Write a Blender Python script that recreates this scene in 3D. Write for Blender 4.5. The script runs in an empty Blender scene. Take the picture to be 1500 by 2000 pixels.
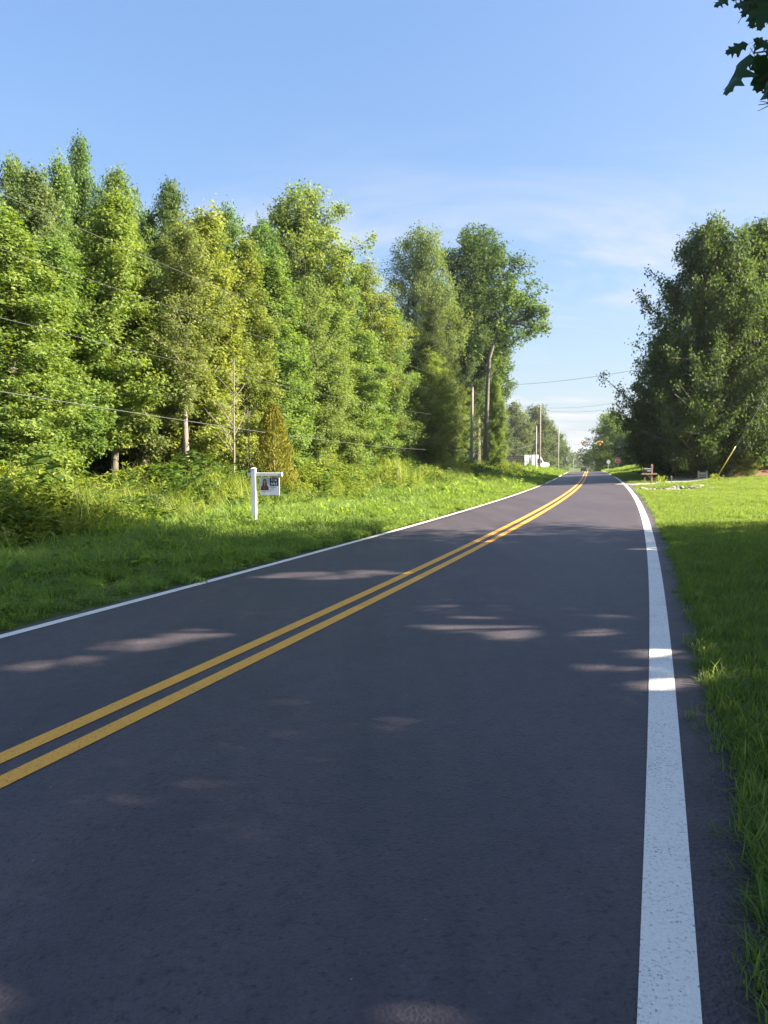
import bpy, math, random
import numpy as np
from mathutils import Vector, Matrix, Quaternion

scene = bpy.context.scene
C = scene.collection
R = math.radians
random.seed(7)
rng = np.random.default_rng(11)

# ------------------------------------------------------------------ camera, sky, sun, exposure
EYE = 1.5
PITCH = math.atan(100 / 1400)
cam_d = bpy.data.cameras.new('camera')
cam_d.sensor_fit = 'VERTICAL'
cam_d.sensor_height = 36
cam_d.lens = 36 * 1400 / 2000
cam_d.clip_start = 0.05
cam_d.clip_end = 6000
cam = bpy.data.objects.new('camera', cam_d)
C.objects.link(cam)
cam.location = (0, 0, EYE)
cam.rotation_euler = (math.pi / 2 - PITCH, 0, 0)
scene.camera = cam

SUN_AZ, SUN_EL = R(98), R(29)
sun_dir = Vector((math.sin(SUN_AZ) * math.cos(SUN_EL), math.cos(SUN_AZ) * math.cos(SUN_EL), math.sin(SUN_EL)))

world = bpy.data.worlds.new("World")
scene.world = world
world.use_nodes = True
nt = world.node_tree
nt.nodes.clear()
w_out = nt.nodes.new('ShaderNodeOutputWorld')
w_bg = nt.nodes.new('ShaderNodeBackground')
w_bg.inputs['Strength'].default_value = 0.080
sky = nt.nodes.new('ShaderNodeTexSky')
sky.sky_type = 'NISHITA'
sky.sun_disc = False
sky.sun_elevation = SUN_EL
sky.sun_rotation = SUN_AZ
sky.altitude = 150
sky.air_density = 1.0
sky.dust_density = 2.8
sky.ozone_density = 3.0
# thin cirrus: noise over the sky direction, projected on a high flat layer
tc = nt.nodes.new('ShaderNodeTexCoord')
sep = nt.nodes.new('ShaderNodeSeparateXYZ')
nt.links.new(tc.outputs['Generated'], sep.inputs[0])
def wmath(op, a, b=None, clamp=False):
    n = nt.nodes.new('ShaderNodeMath'); n.operation = op; n.use_clamp = clamp
    for i, v in enumerate((a, b)):
        if v is None: continue
        if isinstance(v, (int, float)): n.inputs[i].default_value = v
        else: nt.links.new(v, n.inputs[i])
    return n.outputs[0]
zz = wmath('ADD', wmath('MAXIMUM', sep.outputs['Z'], 0.0), 0.09)
cmb = nt.nodes.new('ShaderNodeCombineXYZ')
nt.links.new(wmath('DIVIDE', sep.outputs['X'], zz), cmb.inputs['X'])
nt.links.new(wmath('DIVIDE', sep.outputs['Y'], zz), cmb.inputs['Y'])
mp = nt.nodes.new('ShaderNodeMapping')
mp.inputs['Rotation'].default_value = (0, 0, R(-35))
mp.inputs['Scale'].default_value = (0.85, 1.7, 1)
mp.inputs['Location'].default_value = (1.3, 5.2, 0)
nt.links.new(cmb.outputs[0], mp.inputs[0])
n1 = nt.nodes.new('ShaderNodeTexNoise')
n1.inputs['Scale'].default_value = 0.9; n1.inputs['Detail'].default_value = 9
n1.inputs['Roughness'].default_value = 0.62; n1.inputs['Distortion'].default_value = 0.7
nt.links.new(mp.outputs[0], n1.inputs['Vector'])
n2 = nt.nodes.new('ShaderNodeTexNoise')
n2.inputs['Scale'].default_value = 0.35; n2.inputs['Detail'].default_value = 3
nt.links.new(mp.outputs[0], n2.inputs['Vector'])
cl = wmath('MULTIPLY', wmath('MULTIPLY', wmath('SUBTRACT', n1.outputs['Fac'], 0.46), 5.0, True),
           wmath('MULTIPLY', wmath('SUBTRACT', n2.outputs['Fac'], 0.40), 6.0, True), True)
low = nt.nodes.new('ShaderNodeMapRange')          # the cloud layer thins out overhead
nt.links.new(sep.outputs['Z'], low.inputs[0])
low.inputs[1].default_value = 0.02; low.inputs[2].default_value = 0.42
low.inputs[3].default_value = 1.0; low.inputs[4].default_value = 0.0
cl = wmath('MULTIPLY', wmath('MULTIPLY', cl, low.outputs[0]), 1.6, True)
mixc = nt.nodes.new('ShaderNodeMix'); mixc.data_type = 'RGBA'
nt.links.new(cl, mixc.inputs['Factor'])
# the bright haze near the horizon is levelled a little, the same all round
hsv = nt.nodes.new('ShaderNodeSeparateColor'); hsv.mode = 'HSV'
nt.links.new(sky.outputs[0], hsv.inputs[0])
hsc = nt.nodes.new('ShaderNodeCombineColor'); hsc.mode = 'HSV'
nt.links.new(hsv.outputs[0], hsc.inputs[0])
nt.links.new(wmath('MULTIPLY', hsv.outputs[1], 1.06, True), hsc.inputs[1])
nt.links.new(wmath('MULTIPLY', wmath('POWER', hsv.outputs[2], 0.5), 1.15), hsc.inputs[2])
# summer haze low over the horizon, the same all round
hz = nt.nodes.new('ShaderNodeMix'); hz.data_type = 'RGBA'
hzf = wmath('MULTIPLY', wmath('POWER', 2.718, wmath('MULTIPLY', wmath('MAXIMUM', sep.outputs['Z'], 0.0), -7.5)), 0.92, True)
nt.links.new(hzf, hz.inputs['Factor'])
nt.links.new(hsc.outputs[0], hz.inputs[6])
hz.inputs[7].default_value = (1.30, 1.50, 1.76, 1)
nt.links.new(hz.outputs[2], mixc.inputs[6])
mixc.inputs[7].default_value = (1.92, 1.94, 2.05, 1)
nt.links.new(mixc.outputs[2], w_bg.inputs['Color'])
nt.links.new(w_bg.outputs[0], w_out.inputs['Surface'])

sun_d = bpy.data.lights.new('sun', 'SUN')
sun_d.energy = 4.1
sun_d.angle = R(0.53)
sun_d.color = (1.0, 0.90, 0.74)
sun = bpy.data.objects.new('sun', sun_d)
C.objects.link(sun)
sun.rotation_euler = sun_dir.to_track_quat('Z', 'Y').to_euler()
sun.location = (60, 0, 60)

scene.view_settings.view_transform = 'Standard'
scene.view_settings.look = 'None'
scene.view_settings.gamma = 1
scene.view_settings.use_curve_mapping = False
scene.view_settings.exposure = 2.58
scene.render.engine = 'CYCLES'
cy = scene.cycles
cy.max_bounces = 6; cy.diffuse_bounces = 3; cy.glossy_bounces = 2
cy.transmission_bounces = 4; cy.transparent_max_bounces = 8; cy.volume_bounces = 0
cy.use_denoising = True
cy.denoiser = 'OPENIMAGEDENOISE'
cy.denoising_input_passes = 'RGB_ALBEDO_NORMAL'
cy.denoising_prefilter = 'ACCURATE'
cy.use_adaptive_sampling = False

# ------------------------------------------------------------------ helpers
def P(px, py, Y):
    """point at depth Y seen at pixel (px,py) of the 1500x2000 photograph"""
    x = (px - 750) / 1400; v = -(py - 1000) / 1400
    dy = math.cos(PITCH) + v * math.sin(PITCH); dz = -math.sin(PITCH) + v * math.cos(PITCH)
    t = Y / dy
    return Vector((x * t, Y, EYE + dz * t))

def mat(name):
    m = bpy.data.materials.new(name); m.use_nodes = True
    t = m.node_tree; t.nodes.clear()
    o = t.nodes.new('ShaderNodeOutputMaterial')
    b = t.nodes.new('ShaderNodeBsdfPrincipled')
    t.links.new(b.outputs[0], o.inputs['Surface'])
    return m, t, b, o

def N(t, kind, **kw):
    n = t.nodes.new(kind)
    for k, v in kw.items():
        if k in n.inputs: n.inputs[k].default_value = v
        else: setattr(n, k, v)
    return n

def noise(t, scale, detail=4, rough=0.55, coord='Object', stretch=None):
    c = N(t, 'ShaderNodeTexCoord')
    src = c.outputs[coord]
    if stretch:
        m = N(t, 'ShaderNodeMapping'); m.inputs['Scale'].default_value = stretch
        t.links.new(src, m.inputs[0]); src = m.outputs[0]
    n = N(t, 'ShaderNodeTexNoise', Scale=scale, Detail=detail, Roughness=rough)
    t.links.new(src, n.inputs['Vector'])
    return n.outputs['Fac']

def ramp(t, fac, stops):
    r = N(t, 'ShaderNodeValToRGB')
    e = r.color_ramp.elements
    while len(e) < len(stops): e.new(0.5)
    for i, (p, c) in enumerate(stops):
        e[i].position = p; e[i].color = (*c, 1) if len(c) == 3 else c
    t.links.new(fac, r.inputs[0])
    return r.outputs[0]

def bump(t, b, h, strength, dist):
    n = N(t, 'ShaderNodeBump', Strength=strength, Distance=dist)
    t.links.new(h, n.inputs['Height']); t.links.new(n.outputs[0], b.inputs['Normal'])

def simple(name, c1, c2=None, scale=8, rough=0.6, bmp=0.0, metal=0.0, stretch=None):
    m, t, b, o = mat(name)
    b.inputs['Roughness'].default_value = rough; b.inputs['Metallic'].default_value = metal
    c2 = c2 or tuple(v * 0.75 for v in c1)
    f = noise(t, scale, 5, stretch=stretch)
    t.links.new(ramp(t, f, [(0.3, c2), (0.7, c1)]), b.inputs['Base Color'])
    if bmp: bump(t, b, f, bmp, 0.02)
    return m

def mesh_np(name, verts, faces_flat, loop_counts, material=None, smooth=False, tint=None):
    verts = np.asarray(verts, dtype=np.float32).reshape(-1, 3)
    faces_flat = np.asarray(faces_flat, dtype=np.int32).ravel()
    counts = np.asarray(loop_counts, dtype=np.int32)
    me = bpy.data.meshes.new(name)
    me.vertices.add(len(verts)); me.vertices.foreach_set('co', verts.ravel())
    me.loops.add(len(faces_flat)); me.loops.foreach_set('vertex_index', faces_flat)
    me.polygons.add(len(counts))
    starts = np.concatenate([[0], np.cumsum(counts)[:-1]]).astype(np.int32)
    me.polygons.foreach_set('loop_start', starts)
    me.polygons.foreach_set('loop_total', counts)
    if smooth: me.polygons.foreach_set('use_smooth', np.ones(len(counts), dtype=bool))
    me.update(calc_edges=True)
    if tint is not None:
        a = me.attributes.new('tint', 'FLOAT', 'FACE')
        a.data.foreach_set('value', np.asarray(tint, dtype=np.float32))
    if material: me.materials.append(material)
    return me

class MB:
    """collects simple solids and links them as one mesh object"""
    def __init__(s): s.v = []; s.f = []
    def add(s, vs, fs):
        o = len(s.v); s.v += [tuple(v) for v in vs]; s.f += [tuple(i + o for i in f) for f in fs]
    def box(s, c, d, rot=None, bev=0.0):
        hx, hy, hz = d[0] / 2, d[1] / 2, d[2] / 2
        if bev <= 0:
            vs = [Vector((x * hx, y * hy, z * hz)) for z in (-1, 1) for x, y in ((-1, -1), (1, -1), (1, 1), (-1, 1))]
            fs = [(3, 2, 1, 0), (4, 5, 6, 7)] + [(i, (i + 1) % 4, 4 + (i + 1) % 4, 4 + i) for i in range(4)]
        else:
            b = min(bev, hx * .9, hy * .9, hz * .9)
            ring = [(hx - b, -hy), (hx, -hy + b), (hx, hy - b), (hx - b, hy), (-hx + b, hy), (-hx, hy - b), (-hx, -hy + b), (-hx + b, -hy)]
            vs = []
            for z, k in ((-hz, b), (-hz + b, 0), (hz - b, 0), (hz, b)):
                for x, y in ring:
                    sx = (hx - k) / hx; sy = (hy - k) / hy
                    vs.append(Vector((x * sx, y * sy, z)))
            fs = [tuple(reversed(range(8))), tuple(range(24, 32))]
            for r in range(3):
                for i in range(8):
                    j = (i + 1) % 8
                    fs.append((r * 8 + i, r * 8 + j, r * 8 + 8 + j, r * 8 + 8 + i))
        if rot: vs = [rot @ v for v in vs]
        s.add([v + Vector(c) for v in vs], fs)
    def tube(s, pts, rad, n=6, caps=True):
        pts = [Vector(p) for p in pts]
        if isinstance(rad, (int, float)): rad = [rad] * len(pts)
        vs = []; up0 = Vector((0.31, 0.17, 0.93))
        for i, p in enumerate(pts):
            d = (pts[min(i + 1, len(pts) - 1)] - pts[max(i - 1, 0)])
            d = d.normalized() if d.length > 1e-9 else Vector((0, 0, 1))
            a = d.cross(up0 if abs(d.dot(up0)) < 0.95 else Vector((1, 0, 0))).normalized(); b = d.cross(a)
            for k in range(n):
                w = 2 * math.pi * k / n
                vs.append(p + (a * math.cos(w) + b * math.sin(w)) * rad[i])
        fs = []
        for i in range(len(pts) - 1):
            for k in range(n):
                j = (k + 1) % n
                fs.append((i * n + k, i * n + j, i * n + n + j, i * n + n + k))
        if caps:
            fs.append(tuple(reversed(range(n)))); fs.append(tuple(range((len(pts) - 1) * n, len(pts) * n)))
        s.add(vs, fs)
    def prism(s, outline, y0, y1):
        """outline in x,z extruded along y"""
        n = len(outline)
        vs = [(x, y0, z) for x, z in outline] + [(x, y1, z) for x, z in outline]
        fs = [tuple(range(n)), tuple(reversed(range(n, 2 * n)))] + [(i, i + n, (i + 1) % n + n, (i + 1) % n) for i in range(n)]
        s.add(vs, fs)
    def build(s, name, material, parent=None, smooth=False, loc=None):
        me = bpy.data.meshes.new(name); me.from_pydata(s.v, [], s.f); me.update()
        me.validate()
        if smooth: me.polygons.foreach_set('use_smooth', [True] * len(me.polygons))
        me.materials.append(material)
        o = bpy.data.objects.new(name, me); C.objects.link(o)
        if parent: o.parent = parent
        if loc: o.location = loc
        return o

def tag(o, label=None, cat=None, group=None, kind=None):
    if label: o['label'] = label
    if cat: o['category'] = cat
    if group: o['group'] = group
    if kind: o['kind'] = kind
    return o

def thing(name, label, cat, loc=(0, 0, 0), rz=0.0, group=None):
    o = bpy.data.objects.new(name, None); C.objects.link(o)
    o.empty_display_size = 0.3
    o.location = loc; o.rotation_euler = (0, 0, rz)
    return tag(o, label, cat, group)

def link_mesh(name, me, parent=None, loc=None):
    o = bpy.data.objects.new(name, me); C.objects.link(o)
    if parent: o.parent = parent
    if loc: o.location = loc
    return o

# ------------------------------------------------------------------ the lie of the land
CL = [-6.3969, 20.8095, -4.2584, 0.917]
CC = [-3.4102, 20.039, -3.9186, 1.0179, -0.0581]
CR = [0.0596, 19.5563, -4.633, 2.0132, -0.3836]
def _line(cs, Y, far_slope=0.280):
    Y = np.asarray(Y, dtype=float)
    t = np.clip(Y, 0.0, 100.0) / 50
    x = sum(c * t ** k for k, c in enumerate(cs))
    return x + np.minimum(Y, 0) * cs[1] / 50 + np.maximum(Y - 100, 0) * far_slope
def xl(Y): return _line(CL, Y)
def xc(Y): return _line(CC, Y)
def xr(Y): return _line(CR, Y)
BANK = 0.030
COSH = 0.945
def sstep(a, b, x):
    t = np.clip((x - a) / (b - a), 0, 1); return t * t * (3 - 2 * t)
def zprof(Y):
    Y = np.asarray(Y, dtype=float)
    d = np.clip(Y - 100, 0, 34)
    return -(0.00105 * d ** 2) - np.clip(Y - 134, 0, 60) * 0.071
def zroad(X, Y):
    return zprof(Y) + BANK * (np.asarray(X) - xr(Y)) * COSH
def EL(Y): return xl(Y) - 0.21
def ER(Y): return xr(Y) + 0.36
def wob(X, Y):
    return 0.022 * np.sin(X * 1.3 + 0.7 * Y) + 0.018 * np.sin(2.1 * Y - 0.9 * X + 1) + 0.03 * np.sin(0.41 * X + 0.29 * Y + 2)
def ground(X, Y):
    X = np.asarray(X, dtype=float); Y = np.asarray(Y, dtype=float)
    ur = (X - ER(Y)) * COSH; ul = (EL(Y) - X) * COSH
    zp = zprof(Y)
    inside = (ur <= 0) & (ul <= 0)
    side = np.maximum(ur, ul)
    keep = 1 - 0.75 * sstep(4, 22, side)                 # the fields keep level where the road drops away
    zr = zp * keep + 0.012 - 0.03 * np.exp(-np.maximum(ur, 0) * 8) \
        + np.minimum(np.maximum(ur, 0) * 0.035, 0.6) + 0.5 * sstep(58, 85, Y) * sstep(0.6, 4.5, ur) * (1 - sstep(118, 135, Y))
    zr = zr - 0.36 * np.exp(-((X - 15.4) ** 2 / 5.0 + (Y - 37.5) ** 2 / 3.0))
    zl = zp * keep - 0.178 - 0.03 * np.exp(-np.maximum(ul, 0) * 8) - 0.05 * sstep(0, 3, ul) + 0.25 * sstep(10, 20, ul)
    zi = zroad(X, Y) - 0.07
    z = np.where(ur > 0, zr + wob(X, Y) * sstep(0.1, 1.2, ur), np.where(ul > 0, zl + wob(X, Y) * sstep(0.1, 1.2, ul), zi))
    # far wooded rise beyond the dip
    z = z + 7.0 * sstep(330, 700, Y)
    return z
def gz(x, y): return float(ground(x, y))

# ------------------------------------------------------------------ materials
def asphalt_mat():
    m, t, b, o = mat('asphalt')
    big = noise(t, 0.35, 5, 0.6)
    streak = noise(t, 1.0, 4, 0.6, stretch=(1.6, 0.10, 1))
    fine = noise(t, 95, 3, 0.7)
    c = N(t, 'ShaderNodeTexCoord')
    vor = N(t, 'ShaderNodeTexVoronoi', Scale=70.0)
    t.links.new(c.outputs['Object'], vor.inputs['Vector'])
    base = ramp(t, big, [(0.25, (0.054, 0.0425, 0.049)), (0.75, (0.078, 0.063, 0.069))])
    mx = N(t, 'ShaderNodeMix', data_type='RGBA', blend_type='MULTIPLY'); mx.inputs[0].default_value = 1
    t.links.new(base, mx.inputs[6])
    t.links.new(ramp(t, fine, [(0.26, (0.35, 0.35, 0.36)), (0.42, (0.92, 0.92, 0.92)), (0.75, (1.22, 1.21, 1.2))]), mx.inputs[7])
    m2 = N(t, 'ShaderNodeMix', data_type='RGBA', blend_type='MULTIPLY'); m2.inputs[0].default_value = 1
    t.links.new(mx.outputs[2], m2.inputs[6])
    t.links.new(ramp(t, streak, [(0.3, (0.76, 0.77, 0.82)), (0.7, (1.18, 1.15, 1.12))]), m2.inputs[7])
    # the open pits between the stones of the surface course
    pit = noise(t, 38, 4, 0.72); blot = noise(t, 7, 4, 0.6)
    mp_ = N(t, 'ShaderNodeMix', data_type='RGBA', blend_type='MULTIPLY'); mp_.inputs[0].default_value = 1
    t.links.new(m2.outputs[2], mp_.inputs[6])
    t.links.new(ramp(t, pit, [(0.33, (0.30, 0.30, 0.32)), (0.43, (0.90, 0.90, 0.90)), (0.60, (1.0, 1.0, 1.0)), (0.72, (1.45, 1.42, 1.40))]), mp_.inputs[7])
    mq = N(t, 'ShaderNodeMix', data_type='RGBA', blend_type='MULTIPLY'); mq.inputs[0].default_value = 1
    t.links.new(mp_.outputs[2], mq.inputs[6])
    t.links.new(ramp(t, blot, [(0.3, (0.82, 0.82, 0.83)), (0.7, (1.14, 1.13, 1.12))]), mq.inputs[7])
    m2 = mq
    # rare pale stone chips and scuffs
    spk = N(t, 'ShaderNodeTexVoronoi', Scale=9.0); t.links.new(c.outputs['Object'], spk.inputs['Vector'])
    lt = N(t, 'ShaderNodeMath', operation='LESS_THAN'); t.links.new(spk.outputs['Distance'], lt.inputs[0]); lt.inputs[1].default_value = 0.055
    gate = noise(t, 0.8, 3); gt = N(t, 'ShaderNodeMath', operation='GREATER_THAN'); t.links.new(gate, gt.inputs[0]); gt.inputs[1].default_value = 0.53
    mu = N(t, 'ShaderNodeMath', operation='MULTIPLY'); t.links.new(lt.outputs[0], mu.inputs[0]); t.links.new(gt.outputs[0], mu.inputs[1])
    m3 = N(t, 'ShaderNodeMix', data_type='RGBA'); t.links.new(mu.outputs[0], m3.inputs[0])
    t.links.new(m2.outputs[2], m3.inputs[6]); m3.inputs[7].default_value = (0.17, 0.165, 0.16, 1)
    t.links.new(m3.outputs[2], b.inputs['Base Color'])
    b.inputs['Roughness'].default_value = 0.62
    b.inputs['Specular IOR Level'].default_value = 0.5
    ad = N(t, 'ShaderNodeMath', operation='ADD'); t.links.new(fine, ad.inputs[0]); t.links.new(vor.outputs['Distance'], ad.inputs[1])
    bump(t, b, ad.outputs[0], 0.55, 0.006)
    return m
def paint_mat(name, col, worn):
    m, t, b, o = mat(name)
    fine = noise(t, 85, 3, 0.7); big = noise(t, 2.5, 4)
    mx = N(t, 'ShaderNodeMath', operation='MULTIPLY_ADD'); t.links.new(big, mx.inputs[0]); mx.inputs[1].default_value = 0.25; t.links.new(fine, mx.inputs[2])
    t.links.new(ramp(t, mx.outputs[0], [(0.47, worn), (0.535, tuple(v * 0.88 for v in col)), (0.75, col)]), b.inputs['Base Color'])
    b.inputs['Roughness'].default_value = 0.6
    bump(t, b, fine, 0.5, 0.005)
    return m
def ground_mat():
    m, t, b, o = mat('soil_and_turf')
    a = noise(t, 1.2, 6, 0.6); d = noise(t, 14, 5, 0.65)
    c1 = ramp(t, a, [(0.3, (0.060, 0.085, 0.018)), (0.6, (0.090, 0.125, 0.026)), (0.8, (0.115, 0.135, 0.038))])
    mx = N(t, 'ShaderNodeMix', data_type='RGBA', blend_type='MULTIPLY'); mx.inputs[0].default_value = 1
    t.links.new(c1, mx.inputs[6]); t.links.new(ramp(t, d, [(0.3, (0.5, 0.5, 0.5)), (0.7, (1.3, 1.3, 1.2))]), mx.inputs[7])
    t.links.new(mx.outputs[2], b.inputs['Base Color'])
    b.inputs['Roughness'].default_value = 0.95; b.inputs['Specular IOR Level'].default_value = 0.1
    bump(t, b, d, 0.8, 0.05)
    return m

def leaf_mat(name, color=None, trans=0.48, rough=0.62, hue=0.03):
    """colour from the object's own colour unless given; tint varies leaf by leaf"""
    m, t, b, o = mat(name)
    if color is None:
        oi = N(t, 'ShaderNodeObjectInfo'); col = oi.outputs['Color']
    else:
        rgb = N(t, 'ShaderNodeRGB'); rgb.outputs[0].default_value = (*color, 1); col = rgb.outputs[0]
        oi = N(t, 'ShaderNodeObjectInfo')
    at = N(t, 'ShaderNodeAttribute', attribute_name='tint')
    hs = N(t, 'ShaderNodeHueSaturation')
    def mr(src, a, c):
        n = N(t, 'ShaderNodeMapRange'); t.links.new(src, n.inputs[0]); n.inputs[3].default_value = a; n.inputs[4].default_value = c
        return n.outputs[0]
    t.links.new(mr(at.outputs['Fac'], 0.5 + hue, 0.5 - hue * 0.8), hs.inputs['Hue'])
    t.links.new(mr(at.outputs['Fac'], 0.62, 1.4), hs.inputs['Value'])
    t.links.new(mr(oi.outputs['Random'], 0.93, 1.05), hs.inputs['Saturation'])
    t.links.new(col, hs.inputs['Color'])
    t.links.new(hs.outputs[0], b.inputs['Base Color'])
    b.inputs['Roughness'].default_value = rough
    b.inputs['Specular IOR Level'].default_value = 0.22
    tr = N(t, 'ShaderNodeBsdfTranslucent')
    mul = N(t, 'ShaderNodeMix', data_type='RGBA', blend_type='MULTIPLY'); mul.inputs[0].default_value = 1
    t.links.new(hs.outputs[0], mul.inputs[6]); mul.inputs[7].default_value = (1.5, 1.45, 0.6, 1)
    t.links.new(mul.outputs[2], tr.inputs['Color'])
    ms = N(t, 'ShaderNodeMixShader'); ms.inputs[0].default_value = trans
    t.links.new(b.outputs[0], ms.inputs[1]); t.links.new(tr.outputs[0], ms.inputs[2])
    t.links.new(ms.outputs[0], o.inputs['Surface'])
    return m
def bark_mat(name, c1, c2):
    m, t, b, o = mat(name)
    f = noise(t, 6, 6, 0.65, stretch=(3, 3, 0.5))
    t.links.new(ramp(t, f, [(0.3, c2), (0.7, c1)]), b.inputs['Base Color'])
    b.inputs['Roughness'].default_value = 0.9
    bump(t, b, f, 0.8, 0.04)
    return m

M = {}
M['asphalt'] = asphalt_mat()
M['white_paint'] = paint_mat('white_road_paint', (0.86, 0.775, 0.67), (0.26, 0.24, 0.22))
M['yellow_paint'] = paint_mat('yellow_road_paint', (0.92, 0.41, 0.035), (0.34, 0.18, 0.04))
M['ground'] = ground_mat()
M['leaf'] = leaf_mat('tree_leaf')
M['oak_leaf'] = leaf_mat('glossy_oak_leaf', (0.028, 0.060, 0.016), 0.25, 0.35)
M['bark'] = bark_mat('bark', (0.20, 0.17, 0.13), (0.07, 0.06, 0.05))
M['pale_bark'] = bark_mat('pale_bark', (0.27, 0.235, 0.19), (0.14, 0.12, 0.10))
M['grass'] = leaf_mat('grass_blade', (0.180, 0.250, 0.066), 0.58, 0.55, 0.025)
M['verge'] = leaf_mat('verge_blade', (0.200, 0.285, 0.072), 0.58, 0.55, 0.03)
M['weed'] = leaf_mat('weed_leaf', (0.210, 0.262, 0.050), 0.42, 0.5, 0.03)
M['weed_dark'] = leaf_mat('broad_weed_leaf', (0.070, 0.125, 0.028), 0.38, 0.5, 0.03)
M['straw'] = leaf_mat('dry_stalk', (0.24, 0.20, 0.12), 0.25, 0.8, 0.02)
M['cedar'] = leaf_mat('cedar_spray', None, 0.25, 0.6, 0.02)
M['pole'] = bark_mat('weathered_pole_wood', (0.28, 0.24, 0.20), (0.16, 0.135, 0.11))
M['pole_grey'] = bark_mat('pale_pole_wood', (0.40, 0.39, 0.36), (0.28, 0.27, 0.25))
M['wire'] = simple('wire_sheath', (0.16, 0.16, 0.16), (0.10, 0.10, 0.10), 20, 0.5)
M['wire_alu'] = simple('weathered_wire', (0.10, 0.10, 0.10), (0.07, 0.07, 0.07), 20, 0.8)
M['steel'] = simple('galvanised_steel', (0.45, 0.46, 0.47), (0.33, 0.34, 0.35), 12, 0.5, metal=0.5)
M['vinyl'] = simple('white_vinyl', (0.80, 0.80, 0.79), (0.74, 0.74, 0.73), 3, 0.4)
M['panel'] = simple('white_sign_face', (0.78, 0.79, 0.80), (0.74, 0.75, 0.76), 3, 0.45)
M['navy'] = simple('navy_print', (0.012, 0.018, 0.035), None, 3, 0.5)
M['white_print'] = simple('white_print', (0.80, 0.80, 0.80), (0.78, 0.78, 0.78), 3, 0.5)
M['grey_print'] = simple('grey_print', (0.32, 0.36, 0.42), None, 3, 0.5)
M['skin_print'] = simple('skin_print', (0.52, 0.30, 0.21), (0.46, 0.26, 0.18), 30, 0.5)
M['hair_print'] = simple('hair_print', (0.14, 0.075, 0.04), (0.07, 0.04, 0.025), 30, 0.5)
M['jacket_print'] = simple('jacket_print', (0.03, 0.03, 0.035), None, 30, 0.5)
M['red_print'] = simple('red_print', (0.30, 0.05, 0.045), None, 30, 0.5)
M['backdrop_print'] = simple('pale_backdrop_print', (0.66, 0.68, 0.70), (0.60, 0.62, 0.65), 6, 0.5)
M['sign_red'] = simple('sign_red', (0.70, 0.035, 0.06), (0.62, 0.03, 0.05), 5, 0.4)
M['sign_back'] = simple('aluminium_sign_back', (0.22, 0.28, 0.27), (0.18, 0.23, 0.22), 5, 0.45, metal=0.2)
M['yellow_guard'] = simple('yellow_plastic', (0.72, 0.50, 0.03), (0.62, 0.42, 0.03), 5, 0.45)
M['signal_yellow'] = simple('signal_housing_yellow', (0.62, 0.30, 0.06), (0.54, 0.26, 0.05), 9, 0.5)
M['lens_red'] = simple('red_lens', (0.25, 0.02, 0.02), None, 9, 0.25)
M['lens_amber'] = simple('amber_lens', (0.45, 0.18, 0.02), None, 9, 0.25)
M['post_wood'] = bark_mat('treated_post_wood', (0.34, 0.22, 0.14), (0.20, 0.13, 0.085))
M['black_metal'] = simple('black_sheet_metal', (0.02, 0.02, 0.022), (0.012, 0.012, 0.014), 9, 0.45)
M['truck_white'] = simple('white_truck_paint', (0.78, 0.79, 0.80), (0.72, 0.73, 0.74), 2, 0.3)
M['glass'] = simple('dark_window_glass', (0.02, 0.025, 0.03), (0.015, 0.018, 0.02), 2, 0.08)
M['rubber'] = simple('tyre_rubber', (0.025, 0.025, 0.025), None, 12, 0.85)
M['chrome'] = simple('polished_metal', (0.55, 0.55, 0.56), (0.45, 0.45, 0.46), 4, 0.25, metal=0.8)
M['cage'] = simple('weathered_cage_slats', (0.10, 0.075, 0.06), (0.05, 0.04, 0.035), 6, 0.85)
M['gravel'] = simple('gravel', (0.40, 0.38, 0.35), (0.24, 0.23, 0.21), 18, 0.95, 0.9)
M['stone'] = simple('riprap_stone', (0.42, 0.38, 0.33), (0.24, 0.21, 0.18), 7, 0.9, 0.6)
M['mulch'] = simple('leaf_mulch', (0.26, 0.13, 0.07), (0.12, 0.06, 0.035), 9, 0.95, 0.9)
M['car_dark'] = simple('dark_car_paint', (0.02, 0.022, 0.028), None, 3, 0.25)

# ------------------------------------------------------------------ the setting: ground, road, drive
def grid_sheet(name, Ys, offs, zf, material, base=None):
    """offs: world X offsets from the base line at every Y"""
    Ys = np.asarray(Ys); offs = np.asarray(offs)
    YY, OO = np.meshgrid(Ys, offs, indexing='ij')
    XX = (base(YY) if base else 0) + OO
    ZZ = zf(XX, YY)
    ny, nx = XX.shape
    v = np.stack([XX, YY, ZZ], -1).reshape(-1, 3)
    i = (np.arange(ny - 1)[:, None] * nx + np.arange(nx - 1)[None, :]).ravel()
    f = np.stack([i, i + 1, i + nx + 1, i + nx], 1)
    me = mesh_np(name, v, f, np.full(len(f), 4), material, smooth=True)
    return link_mesh(name, me)

near = np.arange(-40, 60, 0.5); mid = np.arange(60, 220, 2.0); farY = np.geomspace(220, 3000, 40)
Ys_g = np.concatenate([near, mid, farY])
o1 = np.arange(-36, 36, 0.4)
o_out = np.geomspace(36, 2500, 34)
offs_g = np.concatenate([-o_out[::-1], o1, o_out])
g = grid_sheet('ground', Ys_g, offs_g, ground, M['ground'], base=xc)
tag(g, kind='structure')

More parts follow.
